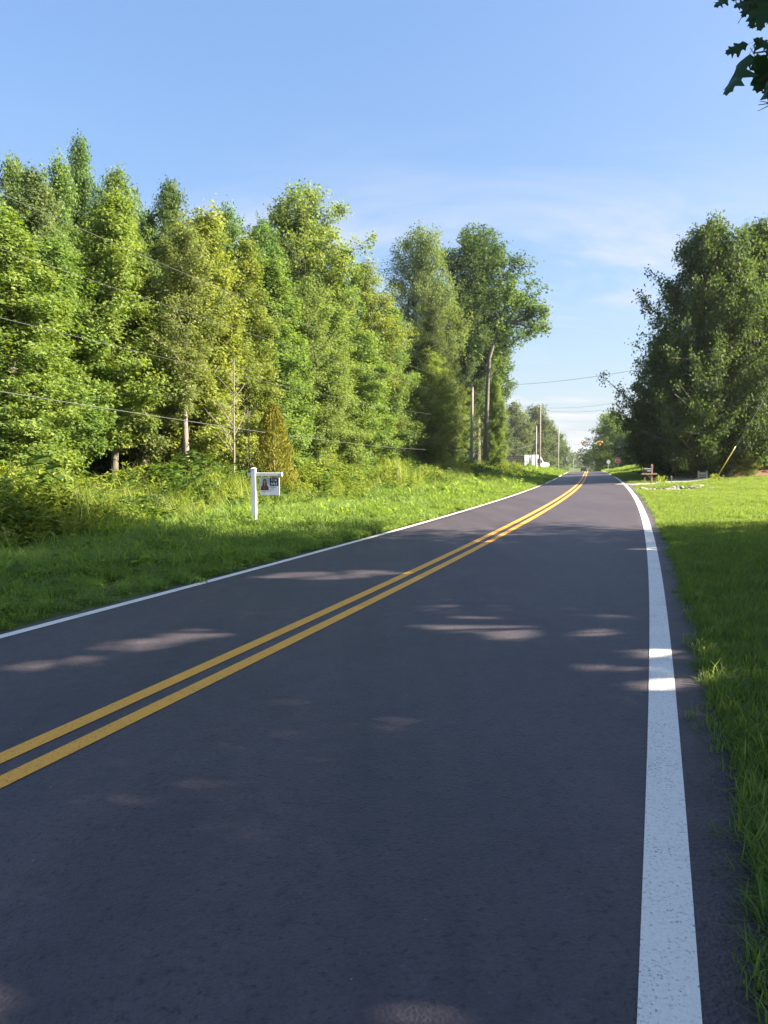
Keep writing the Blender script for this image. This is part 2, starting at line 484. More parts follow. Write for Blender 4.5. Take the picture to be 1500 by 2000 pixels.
def ribbon(name, Ys, fa, fb, lift, material, thick=0.0, nx=6, zf=zroad, edge_noise=0.0):
    Ys = np.asarray(Ys, dtype=float)
    a = fa(Ys); b = fb(Ys)
    if edge_noise:
        r2 = np.random.default_rng(len(name))
        k = r2.normal(0, edge_noise, (2, len(Ys)))
        a = a + k[0]; b = b + k[1]
    w = np.linspace(0, 1, nx)
    XX = a[:, None] * (1 - w) + b[:, None] * w
    YY = np.repeat(Ys[:, None], nx, 1)
    ZZ = zf(XX, YY) + lift
    v = np.stack([XX, YY, ZZ], -1)
    ny = len(Ys)
    if thick:
        lo0 = v[:, :1].copy(); lo0[..., 2] -= thick; lo0[..., 0] -= 0.05
        lo1 = v[:, -1:].copy(); lo1[..., 2] -= thick; lo1[..., 0] += 0.05
        v = np.concatenate([lo0, v, lo1], 1); nx = nx + 2
    v = v.reshape(-1, 3)
    i = (np.arange(ny - 1)[:, None] * nx + np.arange(nx - 1)[None, :]).ravel()
    f = np.stack([i, i + 1, i + nx + 1, i + nx], 1)
    return link_mesh(name, mesh_np(name, v, f, np.full(len(f), 4), material, smooth=not thick))

Yr = np.concatenate([np.arange(-30, 0, 0.5), np.arange(0, 12, 0.1), np.arange(12, 40, 0.25), np.arange(40, 240, 1.0)])
road = tag(ribbon('road', Yr, EL, ER, 0.0, M['asphalt'], thick=0.09, nx=12, edge_noise=0.018), kind='structure')
hw = 0.165 / 2 / COSH
tag(ribbon('road_edge_line', Yr, lambda y: xl(y) - hw * 0.85, lambda y: xl(y) + hw * 0.85, 0.004, M['white_paint'], nx=3),
    kind='structure')
tag(ribbon('road_edge_line', Yr, lambda y: xr(y) - hw, lambda y: xr(y) + hw, 0.004, M['white_paint'], nx=3),
    kind='structure')
yo, yw = 0.133 / COSH, 0.066 / COSH
for s in (-1, 1):
    tag(ribbon('road_centre_line', Yr, lambda y: xc(y) + s * yo - yw, lambda y: xc(y) + s * yo + yw, 0.004, M['yellow_paint'], nx=3),
        kind='structure')

# gravel drive that leaves the road on the right
def strip_path(name, pts, width, material, lift=0.03, mound=0.0):
    v = []; f = []
    n = 5
    for i, (x, y) in enumerate(pts):
        d = Vector((pts[min(i + 1, len(pts) - 1)][0] - pts[max(i - 1, 0)][0], pts[min(i + 1, len(pts) - 1)][1] - pts[max(i - 1, 0)][1])).normalized()
        nrm = Vector((-d.y, d.x)); w = width[i] if isinstance(width, (list, tuple)) else width
        for k in range(n):
            s = (k / (n - 1) - 0.5) * w * (1 + 0.06 * math.sin(i * 1.7 + k))
            X, Y = x + nrm.x * s, y + nrm.y * s
            z = max(gz(X, Y), gz(x, y) - 0.05) + lift + mound * math.sin(math.pi * k / (n - 1)) * min(1, i / 3)
            v.append((X, Y, z))
    for i in range(len(pts) - 1):
        for k in range(n - 1):
            a = i * n + k; f.append((a, a + 1, a + n + 1, a + n))
    me = bpy.data.meshes.new(name); me.from_pydata(v, [], f); me.materials.append(material)
    me.polygons.foreach_set('use_smooth', [True] * len(f))
    return link_mesh(name, me)
dY = 44.0
dx0 = float(ER(dY)) - 0.1
drive_pts = [(dx0 + 9.5 * t, dY + 1.0 * t + 13 * t * t) for t in np.linspace(0, 1, 30)]
tag(strip_path('gravel_driveway', drive_pts, [5.2 - 2.4 * min(1, i / 5) for i in range(30)], M['gravel'], 0.035), kind='structure')
# crossroad at the crest
cy0 = 118
cross_pts = [(float(xc(cy0)) + t, cy0 - t * 0.27) for t in np.linspace(5, 60, 20)]
tag(strip_path('side_road', cross_pts, 7, M['asphalt'], 0.04), kind='structure')
# mulch bed under the right-hand trees
mulch_pts = [(P(1395, 920, 52).x + t * 14, 52.5 + t * 3) for t in np.linspace(0, 1, 14)]
tag(strip_path('mulch_bed', mulch_pts, [1.5 + 5 * min(1, i / 4) for i in range(14)], M['mulch'], 0.05, 0.55), kind='structure')

# ------------------------------------------------------------------ foliage builders
def unit(a):
    return a / np.maximum(np.linalg.norm(a, axis=-1, keepdims=True), 1e-9)

def leaf_geo(c, d, n, size, kind='star', width=0.62, r=None):
    """c base points, d leaf directions, n rough normals -> verts, flat faces, counts per leaf"""
    r = r or rng
    d = unit(d); s = unit(np.cross(d, n)); n = unit(np.cross(s, d))
    L = size[:, None]
    if kind == 'kite':
        b = c
        t = c + d * L - n * L * 0.12
        l = c + d * L * 0.45 + s * L * width * 0.5 + n * L * 0.10
        q = c + d * L * 0.45 - s * L * width * 0.5 + n * L * 0.10
        v = np.stack([b, l, t, q], 1)
        idx = np.array([0, 2, 1, 0, 3, 2]); cnt = 2; per = 4
    elif kind == 'star':
        k = 0.17 * L
        t0 = c + d * L - n * L * 0.15
        d1 = d * 0.42 + s * 0.9; d2 = d * 0.42 - s * 0.9
        t1 = c + d1 * L * 0.72 - n * L * 0.10; t2 = c + d2 * L * 0.72 - n * L * 0.10
        m = c + d * L * 0.36
        v = np.stack([m + s * k, m - s * k, t0, c - d * k * 0.3, m + d * k, t1, t2], 1)
        idx = np.array([0, 1, 2, 3, 4, 5, 3, 6, 4]); cnt = 3; per = 7
    elif kind == 'blade':
        w = L * width * 0.5
        m = c + d * L * 0.55
        tip = c + d * L * 0.86 + n * L * -0.28
        v = np.stack([c + s * w, c - s * w, m + s * w * 0.8, m - s * w * 0.8, tip], 1)
        idx = np.array([0, 1, 3, 0, 3, 2, 2, 3, 4]); cnt = 3; per = 5
    nL = len(c)
    f = (np.arange(nL)[:, None] * per + idx[None, :]).ravel()
    return v.reshape(-1, 3), f, np.full(nL * cnt, 3), cnt

class Geo:
    def __init__(s): s.v = []; s.f = []; s.c = []; s.t = []; s.n = 0
    def add(s, v, f, c, t):
        s.v.append(v); s.f.append(f + s.n); s.c.append(c); s.t.append(t); s.n += len(v)
    def leaves(s, c, d, n, size, tint, kind='star', width=0.62):
        v, f, cn, k = leaf_geo(c, d, n, size, kind, width)
        s.add(v, f, cn, np.repeat(np.clip(tint, 0, 1), k))
    def mesh(s, name, material):
        return mesh_np(name, np.concatenate(s.v), np.concatenate(s.f), np.concatenate(s.c), material, tint=np.concatenate(s.t))

ENV = {
    'spire': lambda t: np.minimum(1, (t + 0.04) * 5) ** 0.6 * np.maximum(0.0, 1 - t ** 1.25) ** 0.55,
    'oval': lambda t: np.sin(np.clip(t * 0.93 + 0.07, 0, 1) ** 0.8 * math.pi) ** 0.65,
    'tall': lambda t: np.minimum(1, (t + 0.03) * 3.0) ** 0.8 * np.maximum(0.0, 1 - t ** 2.6) ** 0.7,
    'broad': lambda t: np.minimum(1, (t + 0.06) * 5) ** 0.7 * np.maximum(0.0, 1 - t ** 1.7) ** 0.62,
    'full': lambda t: np.minimum(1, (t + 0.12) * 2.2) ** 0.8 * np.maximum(0.0, 1 - t ** 3.0) ** 0.55,
    'fan': lambda t: np.minimum(1, 0.25 + t * 1.3) * np.maximum(0.0, 1 - t ** 4) ** 0.6,
}

def grow_tree(seed, h, w, base, env, n_leaf, leaf=0.14, kind='star', bark=None, nb=34, rise=0.5, clump=0.5, tr=None, lean=0.02, gap=0.25, flat=0.55, droop=0.15):
    """a tapered trunk with limbs, leaf sprays along every twig; returns trunk mesh and crown mesh"""
    r = np.random.default_rng(seed)
    mb = MB()
    tr = tr or h * 0.011 + 0.03
    # trunk
    npt = 9
    ph = r.uniform(0, 6.28, 4)
    def axis(z):
        t = z / h
        return np.array([math.sin(t * 3.1 + ph[0]) * lean * h * t + math.sin(t * 9 + ph[1]) * 0.006 * h,
                         math.cos(t * 2.7 + ph[2]) * lean * h * t + math.sin(t * 8 + ph[3]) * 0.006 * h, z])
    zs = np.linspace(-0.4, h * 0.97, npt)
    mb.tube([axis(z) for z in zs], [tr * (1.35 if i == 0 else 1) * max(0.08, (1 - i / npt)) ** 0.8 for i in range(npt)], 8)
    E = ENV[env]
    twigs = []       # (start, end)
    lump = r.uniform(0.72, 1.18, 64)
    for i in range(nb):
        t = (i + r.uniform(0, 1)) / nb
        t = t ** 0.9
        z0 = h * (base + (1 - base) * t * 0.96)
        az = i * 2.39996 + r.uniform(-0.5, 0.5)
        L = w * float(E(np.array(t))) * min(1.06, r.uniform(0.62, 1.12) * lump[int(az * 2) % 64])
        L = max(L, 0.28)
        up = rise * (0.35 + t) * r.uniform(0.6, 1.4)
        drop = min(L * up, h * 1.01 - z0)
        a = axis(max(0.0, z0 - L * up * 0.55))
        e = np.array([a[0] + math.cos(az) * L, a[1] + math.sin(az) * L, z0 + drop * 0.45])
        m = (a + e) / 2 + np.array([0, 0, -0.06 * L]) + r.normal(0, 0.05 * L, 3)
        rr = max(0.012, tr * 0.34 * (1 - t * 0.75) * min(1, L / w + 0.2))
        mb.tube([a, m, e], [rr, rr * 0.65, rr * 0.25], 5, caps=False)
        twigs.append((a * 0.35 + e * 0.65, e, L)); twigs.append((a * 0.7 + m * 0.3, m, L))
        for k in range(4 if L > 1.2 else 2):
            q = r.uniform(0.3, 0.95)
            p0 = (a * (1 - q) + m * q) if q < 0.5 else (m * (1 - q) * 2 + e * (2 * q - 1))
            az2 = az + r.choice([-1, 1]) * r.uniform(0.4, 1.2)
            l2 = L * r.uniform(0.25, 0.5)
            p1 = p0 + np.array([math.cos(az2) * l2, math.sin(az2) * l2, l2 * r.uniform(-0.1, 0.7)])
            p1[2] = min(p1[2], h * 1.02)
            mb.tube([p0, p1], [rr * 0.4, rr * 0.15], 4, caps=False)
            twigs.append((p0, p1, l2))
    # leader
    twigs.append((axis(h * 0.86), axis(h * 0.98), w * 0.4)); twigs.append((axis(h * 0.93), axis(h * 1.0), w * 0.3))
    twigs = [tw for tw in twigs if r.uniform() > gap * 0.35]
    wt = np.array([0.35 + tw[2] for tw in twigs]); wt /= wt.sum()
    G = Geo()
    for (p0, p1, L), q in zip(twigs, wt):
        n = max(6, int(n_leaf * q))
        # several sprays along the twig
        ns = max(1, n // 26)
        for s_ in range(ns):
            ct = p0 + (p1 - p0) * r.uniform(0.1, 1.08) + r.normal(0, clump * 0.42, 3) * np.array([1, 1, 0.8])
            k = n // ns
            off = r.normal(0, 1, (k, 3)) * np.array([clump * 0.42, clump * 0.42, clump * 0.42 * flat])
            c = ct + off
            c[:, 2] = np.clip(c[:, 2], 0.15, None)
            outw = c - axis(float(np.clip(ct[2], 0, h))); outw[:, 2] *= 0.3
            outw = unit(outw)
            d = outw * 0.55 + r.normal(0, 0.6, (k, 3)) + np.array([0, 0, -droop])
            nn = outw * 0.45 + np.array([0, 0, 0.75]) + r.normal(0, 0.42, (k, 3))
            tint = r.normal(0.5, 0.16) + r.normal(0, 0.17, k)
            G.leaves(c, d, nn, leaf * r.uniform(0.65, 1.25, k), tint, kind)
    tm = bpy.data.meshes.new('trunk'); tm.from_pydata(mb.v, [], mb.f); tm.update()
    tm.polygons.foreach_set('use_smooth', [True] * len(tm.polygons))
    tm.materials.append(bark or M['bark'])
    return tm, G.mesh('crown', M['leaf'])

def cedar_mesh(seed, h, w):
    r = np.random.default_rng(seed)
    G = Geo(); mb = MB()
    mb.tube([(0, 0, -0.3), (0.03, 0, h * 0.5), (0, 0.02, h * 0.95)], [0.09, 0.05, 0.012], 6)
    n = 9000
    t = r.uniform(0, 1, n) ** 1.15
    az = r.uniform(0, 6.283, n)
    lump = 1 + 0.16 * np.sin(az * 5 + t * 9) + 0.14 * np.sin(az * 3 - t * 17)
    rad = w * np.minimum(1, (t + 0.05) * 5) ** 0.5 * (1 - t) ** 0.5 * lump * r.uniform(0.55, 1.03, n) ** 0.5
    c = np.stack([np.cos(az) * rad, np.sin(az) * rad, 0.12 + t * h], 1)
    out = np.stack([np.cos(az), np.sin(az), 0 * az], 1)
    d = out * 0.5 + np.array([0, 0, 0.95]) + r.normal(0, 0.3, (n, 3))
    G.leaves(c, d, r.normal(0, 1, (n, 3)), 0.17 * r.uniform(0.6, 1.3, n), 0.5 + 0.14 * np.sin(az * 4 + t * 8) + r.normal(0, 0.16, n), 'kite', 0.22)
    tm = bpy.data.meshes.new('trunk'); tm.from_pydata(mb.v, [], mb.f); tm.materials.append(M['bark'])
    return tm, G.mesh('crown', M['cedar'])

PROTO = {}
def proto(key, *a, **k): PROTO[key] = (grow_tree(*a, **k), a[1], a[2])
proto('spire_a', 1, 14, 2.3, 0.05, 'spire', 54000, 0.130, nb=84, rise=1.1, clump=0.40, flat=0.85)
proto('spire_b', 2, 14, 2.1, 0.08, 'spire', 48000, 0.130, nb=76, rise=1.1, clump=0.42, flat=0.9)
proto('spire_c', 3, 14, 2.6, 0.03, 'spire', 58000, 0.135, nb=86, rise=0.9, clump=0.42, flat=0.8)
proto('spire_d', 4, 14, 2.2, 0.10, 'tall', 48000, 0.130, nb=76, rise=1.1, clump=0.40, kind='kite', flat=0.85)
proto('spire_e', 24, 14, 2.4, 0.20, 'spire', 48000, 0.132, nb=76, rise=1.0, clump=0.40, flat=0.85)
proto('oval_a', 5, 16, 3.2, 0.10, 'oval', 56000, 0.142, nb=86, rise=1.0, clump=0.44, flat=0.8)
proto('oval_b', 6, 16, 3.0, 0.16, 'oval', 54000, 0.145, nb=80, rise=1.1, clump=0.44, kind='kite', flat=0.8)
proto('oval_c', 7, 16, 3.5, 0.08, 'oval', 56000, 0.142, nb=86, rise=0.9, clump=0.44, flat=1.0)
proto('tall_a', 8, 22, 4.0, 0.26, 'tall', 48000, 0.19, nb=74, rise=1.1, clump=0.6, gap=0.3, flat=0.9)
proto('full_a', 9, 22, 5.2, 0.26, 'full', 60000, 0.20, nb=100, rise=1.0, clump=0.65, gap=0.15, kind='kite', flat=0.85)
proto('full_b', 25, 22, 5.0, 0.30, 'full', 58000, 0.20, nb=96, rise=1.2, clump=0.65, gap=0.2, flat=0.85)
proto('airy_a', 10, 16, 2.3, 0.33, 'tall', 28000, 0.125, nb=60, rise=1.1, clump=0.45, gap=0.4, flat=0.85)
proto('broad_a', 12, 17, 7.2, 0.03, 'broad', 120000, 0.23, nb=170, rise=0.5, clump=0.62, kind='kite', tr=0.42, gap=0, flat=0.8)
proto('broad_b', 13, 17, 6.4, 0.05, 'broad', 96000, 0.24, nb=150, rise=0.6, clump=0.62, kind='star', tr=0.36, gap=0, flat=0.8)
proto('shade_a', 23, 17, 7.2, 0.12, 'broad', 80000, 0.20, nb=110, rise=0.35, clump=0.75, kind='kite', tr=0.36, gap=0.3)
proto('sapling_a', 14, 5, 1.1, 0.06, 'oval', 5200, 0.13, nb=26, rise=0.6, clump=0.3)
proto('sapling_b', 15, 5, 1.2, 0.02, 'spire', 5600, 0.14, nb=28, rise=0.5, clump=0.35, kind='kite')
proto('far_a', 16, 16, 5.0, 0.03, 'broad', 20000, 0.36, nb=66, rise=0.5, clump=0.8, kind='kite', flat=.9)
proto('far_b', 17, 16, 4.2, 0.04, 'oval', 18000, 0.36, nb=60, rise=0.7, clump=0.8, kind='kite', flat=.9)
PROTO['cedar'] = (cedar_mesh(18, 4.6, 1.15), 4.6, 1.15)

GREENS = {
    'bright': (0.172, 0.242, 0.056), 'lime': (0.200, 0.258, 0.056), 'mid': (0.146, 0.210, 0.056), 'deep': (0.072, 0.112, 0.032),
    'olive': (0.172, 0.216, 0.056), 'grey': (0.104, 0.142, 0.056), 'cool': (0.122, 0.186, 0.058), 'cedar': (0.205, 0.220, 0.030),
    'far': (0.080, 0.112, 0.056),
}
def tree(name, key, x, y, top_z, width, rz, green, label, cat='tree', group=None, bark=None):
    """a copy of one of the grown trees, scaled to height and crown half-width"""
    (tm, cm), h, w = PROTO[key]
    z = gz(x, y)
    root = thing(name, label, cat, (x, y, z), rz, group)
    sz = (top_z - z) / h; sx = width / w
    root.scale = (sx, sx, sz)
    t = bpy.data.objects.new('trunk', tm); C.objects.link(t); t.parent = root
    if bark:
        t.material_slots[0].link = 'OBJECT'; t.material_slots[0].material = bark
    c = bpy.data.objects.new('crown', cm); C.objects.link(c); c.parent = root
    g = GREENS[green]
    j = 1 + random.uniform(-0.10, 0.10)
    c.color = (g[0] * j, g[1] * (1 + random.uniform(-.06, .06)), g[2], 1)
    return root

def tree_px(name, key, px, Y, top_py, hw_px, rz, green, label, **k):
    p = P(px, top_py, Y)
    return tree(name, key, p.x, Y, p.z, hw_px / 1400 * Y, rz, green, label, **k)

FR = 'trees along the front of the wood'
front = [
    ('broadleaf_tree', 'spire_c', 0, 21.5, 395, 128, 'bright', 'leafy bright green tree at the very left edge, leaves down to the weeds'),
    ('broadleaf_tree', 'spire_a', 58, 27, 318, 76, 'cool', 'dark green tree rising behind the leftmost bright tree, two rounded tips'),
    ('broadleaf_tree', 'tall_a', 18, 33, 302, 70, 'cool', 'dark pointed tree top at the picture edge behind the leftmost bright tree'),
    ('broadleaf_tree', 'spire_b', 104, 31, 300, 56, 'mid', 'pointed tree top just left of the tallest thin-crowned one'),
    ('poplar_tree', 'tall_a', 160, 34, 262, 56, 'cool', 'tallest thin-crowned tree of the wood, its top standing clear at upper left'),
    ('poplar_tree', 'tall_a', 232, 33, 328, 78, 'mid', 'dark pointed tree just right of the tallest thin-crowned one'),
    ('broadleaf_tree', 'spire_e', 118, 24.5, 470, 88, 'mid', 'grey-green tree in the front row left of the yellow-green cone'),
    ('sweetgum_tree', 'spire_e', 208, 26, 378, 92, 'lime', 'yellow-green cone shaped tree at the front, left of the vine-covered trunk'),
    ('poplar_tree', 'tall_a', 335, 37, 348, 72, 'deep', 'dark green tree with a spiky top behind the vine-covered trunk'),
    ('vine_covered_tree', 'airy_a', 352, 26.8, 425, 66, 'olive', 'tree with a pale bare trunk wrapped in thin vines and brownish leaves'),
    ('sweetgum_tree', 'spire_e', 268, 27.5, 500, 82, 'mid', 'shaded green tree between the yellow-green cone and the vine-covered trunk'),
    ('sweetgum_tree', 'spire_b', 402, 29, 408, 78, 'lime', 'yellow-green pointed tree just right of the vine-covered trunk'),
    ('broadleaf_tree', 'oval_c', 285, 39, 405, 70, 'cool', 'dark round-topped tree filling the dip left of the spiky dark one'),
    ('broadleaf_tree', 'oval_a', 502, 42, 425, 66, 'cool', 'dark rounded tree top just left of the broad tall pale one'),
    ('broadleaf_tree', 'oval_b', 446, 37, 400, 70, 'cool', 'dark rounded tree top behind the yellow-green trees'),
    ('sweetgum_tree', 'spire_c', 478, 31.5, 466, 74, 'olive', 'olive-tinted tree above the young cedar'),
    ('poplar_tree', 'full_b', 588, 48, 366, 118, 'bright', 'broad tall pale green tree with a rounded airy top in mid wood'),
    ('sweetgum_tree', 'spire_a', 540, 35, 492, 74, 'bright', 'slender bright green tree standing right above the cedar'),
    ('sweetgum_tree', 'spire_d', 604, 39, 548, 66, 'mid', 'mid green pointed tree below the broad tall pale one'),
    ('broadleaf_tree', 'oval_c', 662, 50, 470, 84, 'mid', 'rounded tree at the right shoulder of the broad tall pale one'),
    ('sweetgum_tree', 'spire_c', 655, 43, 600, 64, 'bright', 'bright green lower tree in front of the rounded shoulder tree'),
    ('broadleaf_tree', 'oval_b', 712, 51, 508, 62, 'olive', 'olive green rounded tree left of the gap in the tree tops'),
    ('sweetgum_tree', 'spire_b', 706, 46, 640, 56, 'bright', 'small bright tree in front of the olive rounded one'),
    ('sweetgum_tree', 'spire_a', 764, 53, 590, 56, 'mid', 'mid green tree directly under the gap in the tree tops'),
    ('poplar_tree', 'full_a', 828, 74, 440, 82, 'cool', 'tall pointed tree at the right of the gap in the tree tops'),
    ('sweetgum_tree', 'oval_a', 852, 61, 592, 44, 'deep', 'dark green rounded tree below the tall pointed one, near the pole'),
    ('young_maple_tree', 'spire_d', 846, 55.5, 684, 44, 'olive', 'young yellow-olive tree standing in front of the dark rounded one'),
    ('oak_tree', 'full_b', 934, 84, 452, 116, 'deep', 'tall dark oak with a full head behind the utility pole'),
    ('oak_tree', 'oval_a', 900, 79, 560, 52, 'grey', 'grey-green oak lower in front of the tall dark oak'),
    ('broadleaf_tree', 'oval_b', 882, 75, 740, 36, 'mid', 'low leafy tree left of the utility pole'),
    ('oak_tree', 'oval_c', 950, 86, 610, 44, 'deep', 'lower dark oak filling in behind the leaning trunk'),
    ('broadleaf_tree', 'spire_c', 968, 76, 728, 24, 'mid', 'small leafy tree right of the leaning trunk at the end of the wood'),
]
for i, (nm, key, px, Y, top, hw_, gr, lab) in enumerate(front):
    tree_px(nm, key, px, Y, top, hw_ * (1.2 if key[:4] not in ('tall', 'full') else 1.0), i * 1.37, gr, lab, group=FR, bark=M['pale_bark'] if nm == 'vine_covered_tree' else None)

# the wood behind: rows that fill the depth of the stand
k = 0
for row, du in enumerate((3.5, 7.0, 11.5, 17.0)):
    px = -430 + 23 * row
    while px < 850:
        u = px / 900
        Yf = float(np.interp(px, [-150, 0, 350, 490, 650, 800, 905], [19, 22, 27, 32.5, 42, 54, 66]))
        Y = Yf + du * (1 + 0.25 * max(0, u)) + random.uniform(-0.8, 0.8)
        lim = float(np.interp(px, [-150, 0, 100, 160, 240, 335, 400, 470, 590, 680, 720, 760, 830, 905], [420, 420, 400, 390, 410, 430, 460, 490, 470, 560, 590, 660, 560, 560]))
        top = lim + random.uniform(25, 110) + (row == 0) * 90
        key = random.choice(['spire_a', 'spire_c', 'oval_a', 'oval_c', 'oval_b', 'spire_b'])
        tree_px('broadleaf_tree', key, px, Y, top, 62 + random.uniform(-8, 12), random.uniform(0, 6.28), random.choice(['mid', 'cool', 'mid', 'deep', 'bright']),
                'broadleaf tree deep in the wood, mostly behind the front row', group='trees deep in the wood')
        px += random.uniform(62, 92) * (1.25 if row > 1 else 1)
        k += 1
# leafy saplings at the foot of the wood
for i in range(34):
    px = random.uniform(-60, 850)
    Y = float(np.interp(px, [-60, 0, 350, 490, 650, 800, 905], [20, 20.8, 26.3, 31, 40.5, 52.5, 63])) + random.uniform(0.4, 2.6)
    if 120 < px < 340 or 480 < px < 580: continue
    tree_px('sapling', random.choice(['sapling_a', 'sapling_b']), px, Y, random.uniform(760, 850), random.uniform(34, 52) * 24 / Y, random.uniform(0, 6.28),
            random.choice(['bright', 'mid', 'lime', 'mid']), 'leafy young sapling at the foot of the wood', cat='sapling', group='saplings at the foot of the wood')

tree_px('young_cedar', 'cedar', 533, 27.0, 796, 44, 0.6, 'cedar', 'bushy yellow-green young cedar behind the for sale sign', cat='cedar')

# leaning tree at the end of the wood, one long limb reaching over the road
def leaning_tree():
    Y = 69
    b = P(948, 918, Y); b.z = gz(b.x, b.y)
    root = thing('leaning_tree', 'slim tree with a long leafy limb leaning out toward the road, end of the wood', 'tree', b)
    mb = MB()
    def q(px, py, dy=0): return P(px, py, Y + dy) - b
    tr = [Vector((0, 0, -0.4)), q(950, 830), q(952, 760), q(956, 700), q(968, 660), q(990, 630), q(1012, 622)]
    mb.tube(tr, [0.30, 0.22, 0.19, 0.16, 0.12, 0.08, 0.04], 8)
    limbs = [[q(968, 660), q(985, 600), q(998, 560, -.5)], [q(990, 630), q(1012, 596), q(1022, 582, .4)],
             [q(990, 632), q(1030, 622), q(1060, 602, -.4)], [q(1000, 628), q(1035, 640), q(1064, 640, .3)], [q(953, 745), q(975, 720), q(990, 700, .5)],
             [q(954, 725), q(935, 690), q(925, 660, .6)], [q(1000, 628), q(1034, 608), q(1046, 596, .4)]]
    for l in limbs: mb.tube(l, [0.10, 0.07, 0.02], 5, caps=False)
    mb.build('trunk', M['bark'], root, smooth=True)
    r = np.random.default_rng(21); G = Geo()
    for l, n in zip(limbs + [tr[3:]], (9, 6, 8, 7, 5, 6, 6, 5)):
        for s in range(int(n * 1.5)):
            u = r.uniform(0.35, 1.05) * (len(l) - 1); i = min(int(u), len(l) - 2)
            ct = np.array(l[i].lerp(l[i + 1], u - i)) + r.normal(0, 0.20, 3)
            kk = 38
            c = ct + r.normal(0, 1, (kk, 3)) * np.array([0.24, 0.24, 0.30])
            d = r.normal(0, 0.7, (kk, 3)) + np.array([0.25, 0, 0.25]); nn = np.array([0.3, 0, 0.7]) + r.normal(0, 0.5, (kk, 3))
            G.leaves(c, d, nn, 0.23 * r.uniform(0.7, 1.3, kk), r.normal(0.5, 0.12) + r.normal(0, 0.17, kk), 'star')
    c = link_mesh('crown', G.mesh('crown', M['leaf']), root); c.color = (*GREENS['cool'], 1)
leaning_tree()

# thin bare stems in front of the wood
def bare_tree(px, Y, top, label, forks, pale=True):
    b = P(px, 915, Y); b.z = gz(b.x, b.y)
    root = thing('bare_tree', label, 'tree', b, 0, 'bare stems at the edge of the wood')
    mb = MB(); r = random.Random(px)
    t = P(px + forks[1], top, Y) - b; h = t.z
    ax = [Vector((0, 0, -0.3)), t * 0.35 + Vector((0.05, 0, 0)), t * 0.7, t]
    mb.tube(ax, [0.046, 0.034, 0.022, 0.006], 6)
    for i in range(forks[0]):
        u = r.uniform(0.35, 0.95); p0 = t * u
        a = r.uniform(0, 6.28); L = h * r.uniform(0.10, 0.22) * (1.15 - u)
        p1 = p0 + Vector((math.cos(a) * L, math.sin(a) * L, L * 1.1)); p2 = p1 + Vector((math.cos(a + .4) * L * .5, math.sin(a + .4) * L * .5, L * .5))
        mb.tube([p0, p1, p2], [0.013, 0.008, 0.003], 4, caps=False)
        p3 = p1 + Vector((math.cos(a - .9) * L * .5, math.sin(a - .9) * L * .5, L * .35)); mb.tube([p1, p3], [0.008, 0.003], 3, caps=False)
    mb.build('trunk', M['pale_bark'] if pale else M['bark'], root, smooth=True)
bare_tree(452, 25.5, 700, 'leafless slender pale tree left of the for sale sign', (22, 6))
bare_tree(489, 27.0, 800, 'short pale stem just above the top of the sign post', (9, -6))
bare_tree(381, 27.5, 858, 'thin grey broken stem beside the vine-covered trunk', (4, 2))

# the trees on the right of the road
def right_tree(px, Y, top, hw_, key, rz, gr, label): return tree_px('shade_tree', key, px, Y, top, hw_, rz, gr, label, group='trees right of the road')
right_tree(1392, 52, 428, 158, 'broad_a', 0.4, 'deep', 'huge dark broad tree right of the road, its lowest boughs near the lawn')
right_tree(1492, 54.5, 425, 120, 'broad_b', 2.1, 'deep', 'second dark broad tree at the right picture edge behind the lawn')
right_tree(1560, 66, 452, 120, 'broad_a', 4.0, 'grey', 'paler tree showing at the right edge behind the two big dark trees')
right_tree(1318, 57, 640, 92, 'broad_b', 3.4, 'deep', 'lower dark tree filling the roadside flank of the huge broad tree')
right_tree(1192, 142, 804, 60, 'far_a', 0.3, 'mid', 'roadside tree beyond the stop sign with a sunlit crown over the road')
right_tree(1236, 130, 818, 50, 'far_b', 1.9, 'deep', 'darker tree behind the red stop sign')
right_tree(1262, 92, 866, 18, 'sapling_a', 0.9, 'grey', 'small thin-leaved tree between the stop sign and the mailbox')
right_tree(1300, 84, 800, 62, 'far_a', 2.9, 'deep', 'deep green tree behind the mailbox at the shaded corner')
right_tree(1462, 50.5, 880, 26, 'sapling_b', 0.9, 'olive', 'small yellow-green shrub in front of the mulch bed')
right_tree(1420, 66, 790, 70, 'far_b', 0.9, 'deep', 'dark tree in the shade behind the guy wire')
right_tree(1520, 70, 780, 80, 'far_b', 2.9, 'deep', 'dark tree in the shade behind the mulch bed at the picture edge')
right_tree(1360, 72, 800, 60, 'far_a', 1.2, 'deep', 'dark tree in the shade behind the low wooden rail')
for px, Y, top, hw_, lab in ((1285, 60, 800, 60, 'low leafy bush closing the shade left of the huge broad tree'), (1345, 62, 780, 70, 'low leafy bush behind the trunk of the huge broad tree'),
                        (1412, 60, 800, 60, 'low leafy bush behind the yellow guy guard'), (1490, 61, 800, 70, 'low leafy bush at the right edge behind the mulch bed')):
    tree_px('bush', 'sapling_a' if px % 2 else 'sapling_b', px, Y, top, hw_, px, 'deep', lab, cat='bush', group='bushes right of the road')
# far side of the crossroad, left
for px, Y, top, hw_, key, gr, lab in (
        (1006, 205, 784, 44, 'far_b', 'grey', 'grey-green far tree behind the livestock trailer'),
        (1044, 214, 790, 52, 'far_a', 'far', 'broad far tree behind the white truck cab'),
        (1074, 224, 822, 38, 'far_a', 'grey', 'far tree at the right end of the clump behind the truck'),
        (1094, 262, 846, 22, 'far_b', 'far', 'smallest far tree right of the clump behind the truck'),
        (975, 190, 800, 30, 'far_a', 'far', 'far tree glimpsed behind the leaning trunk')):
    tree_px('far_tree', key, px, Y, top, hw_, px, gr, lab, group='trees beyond the crossroad')
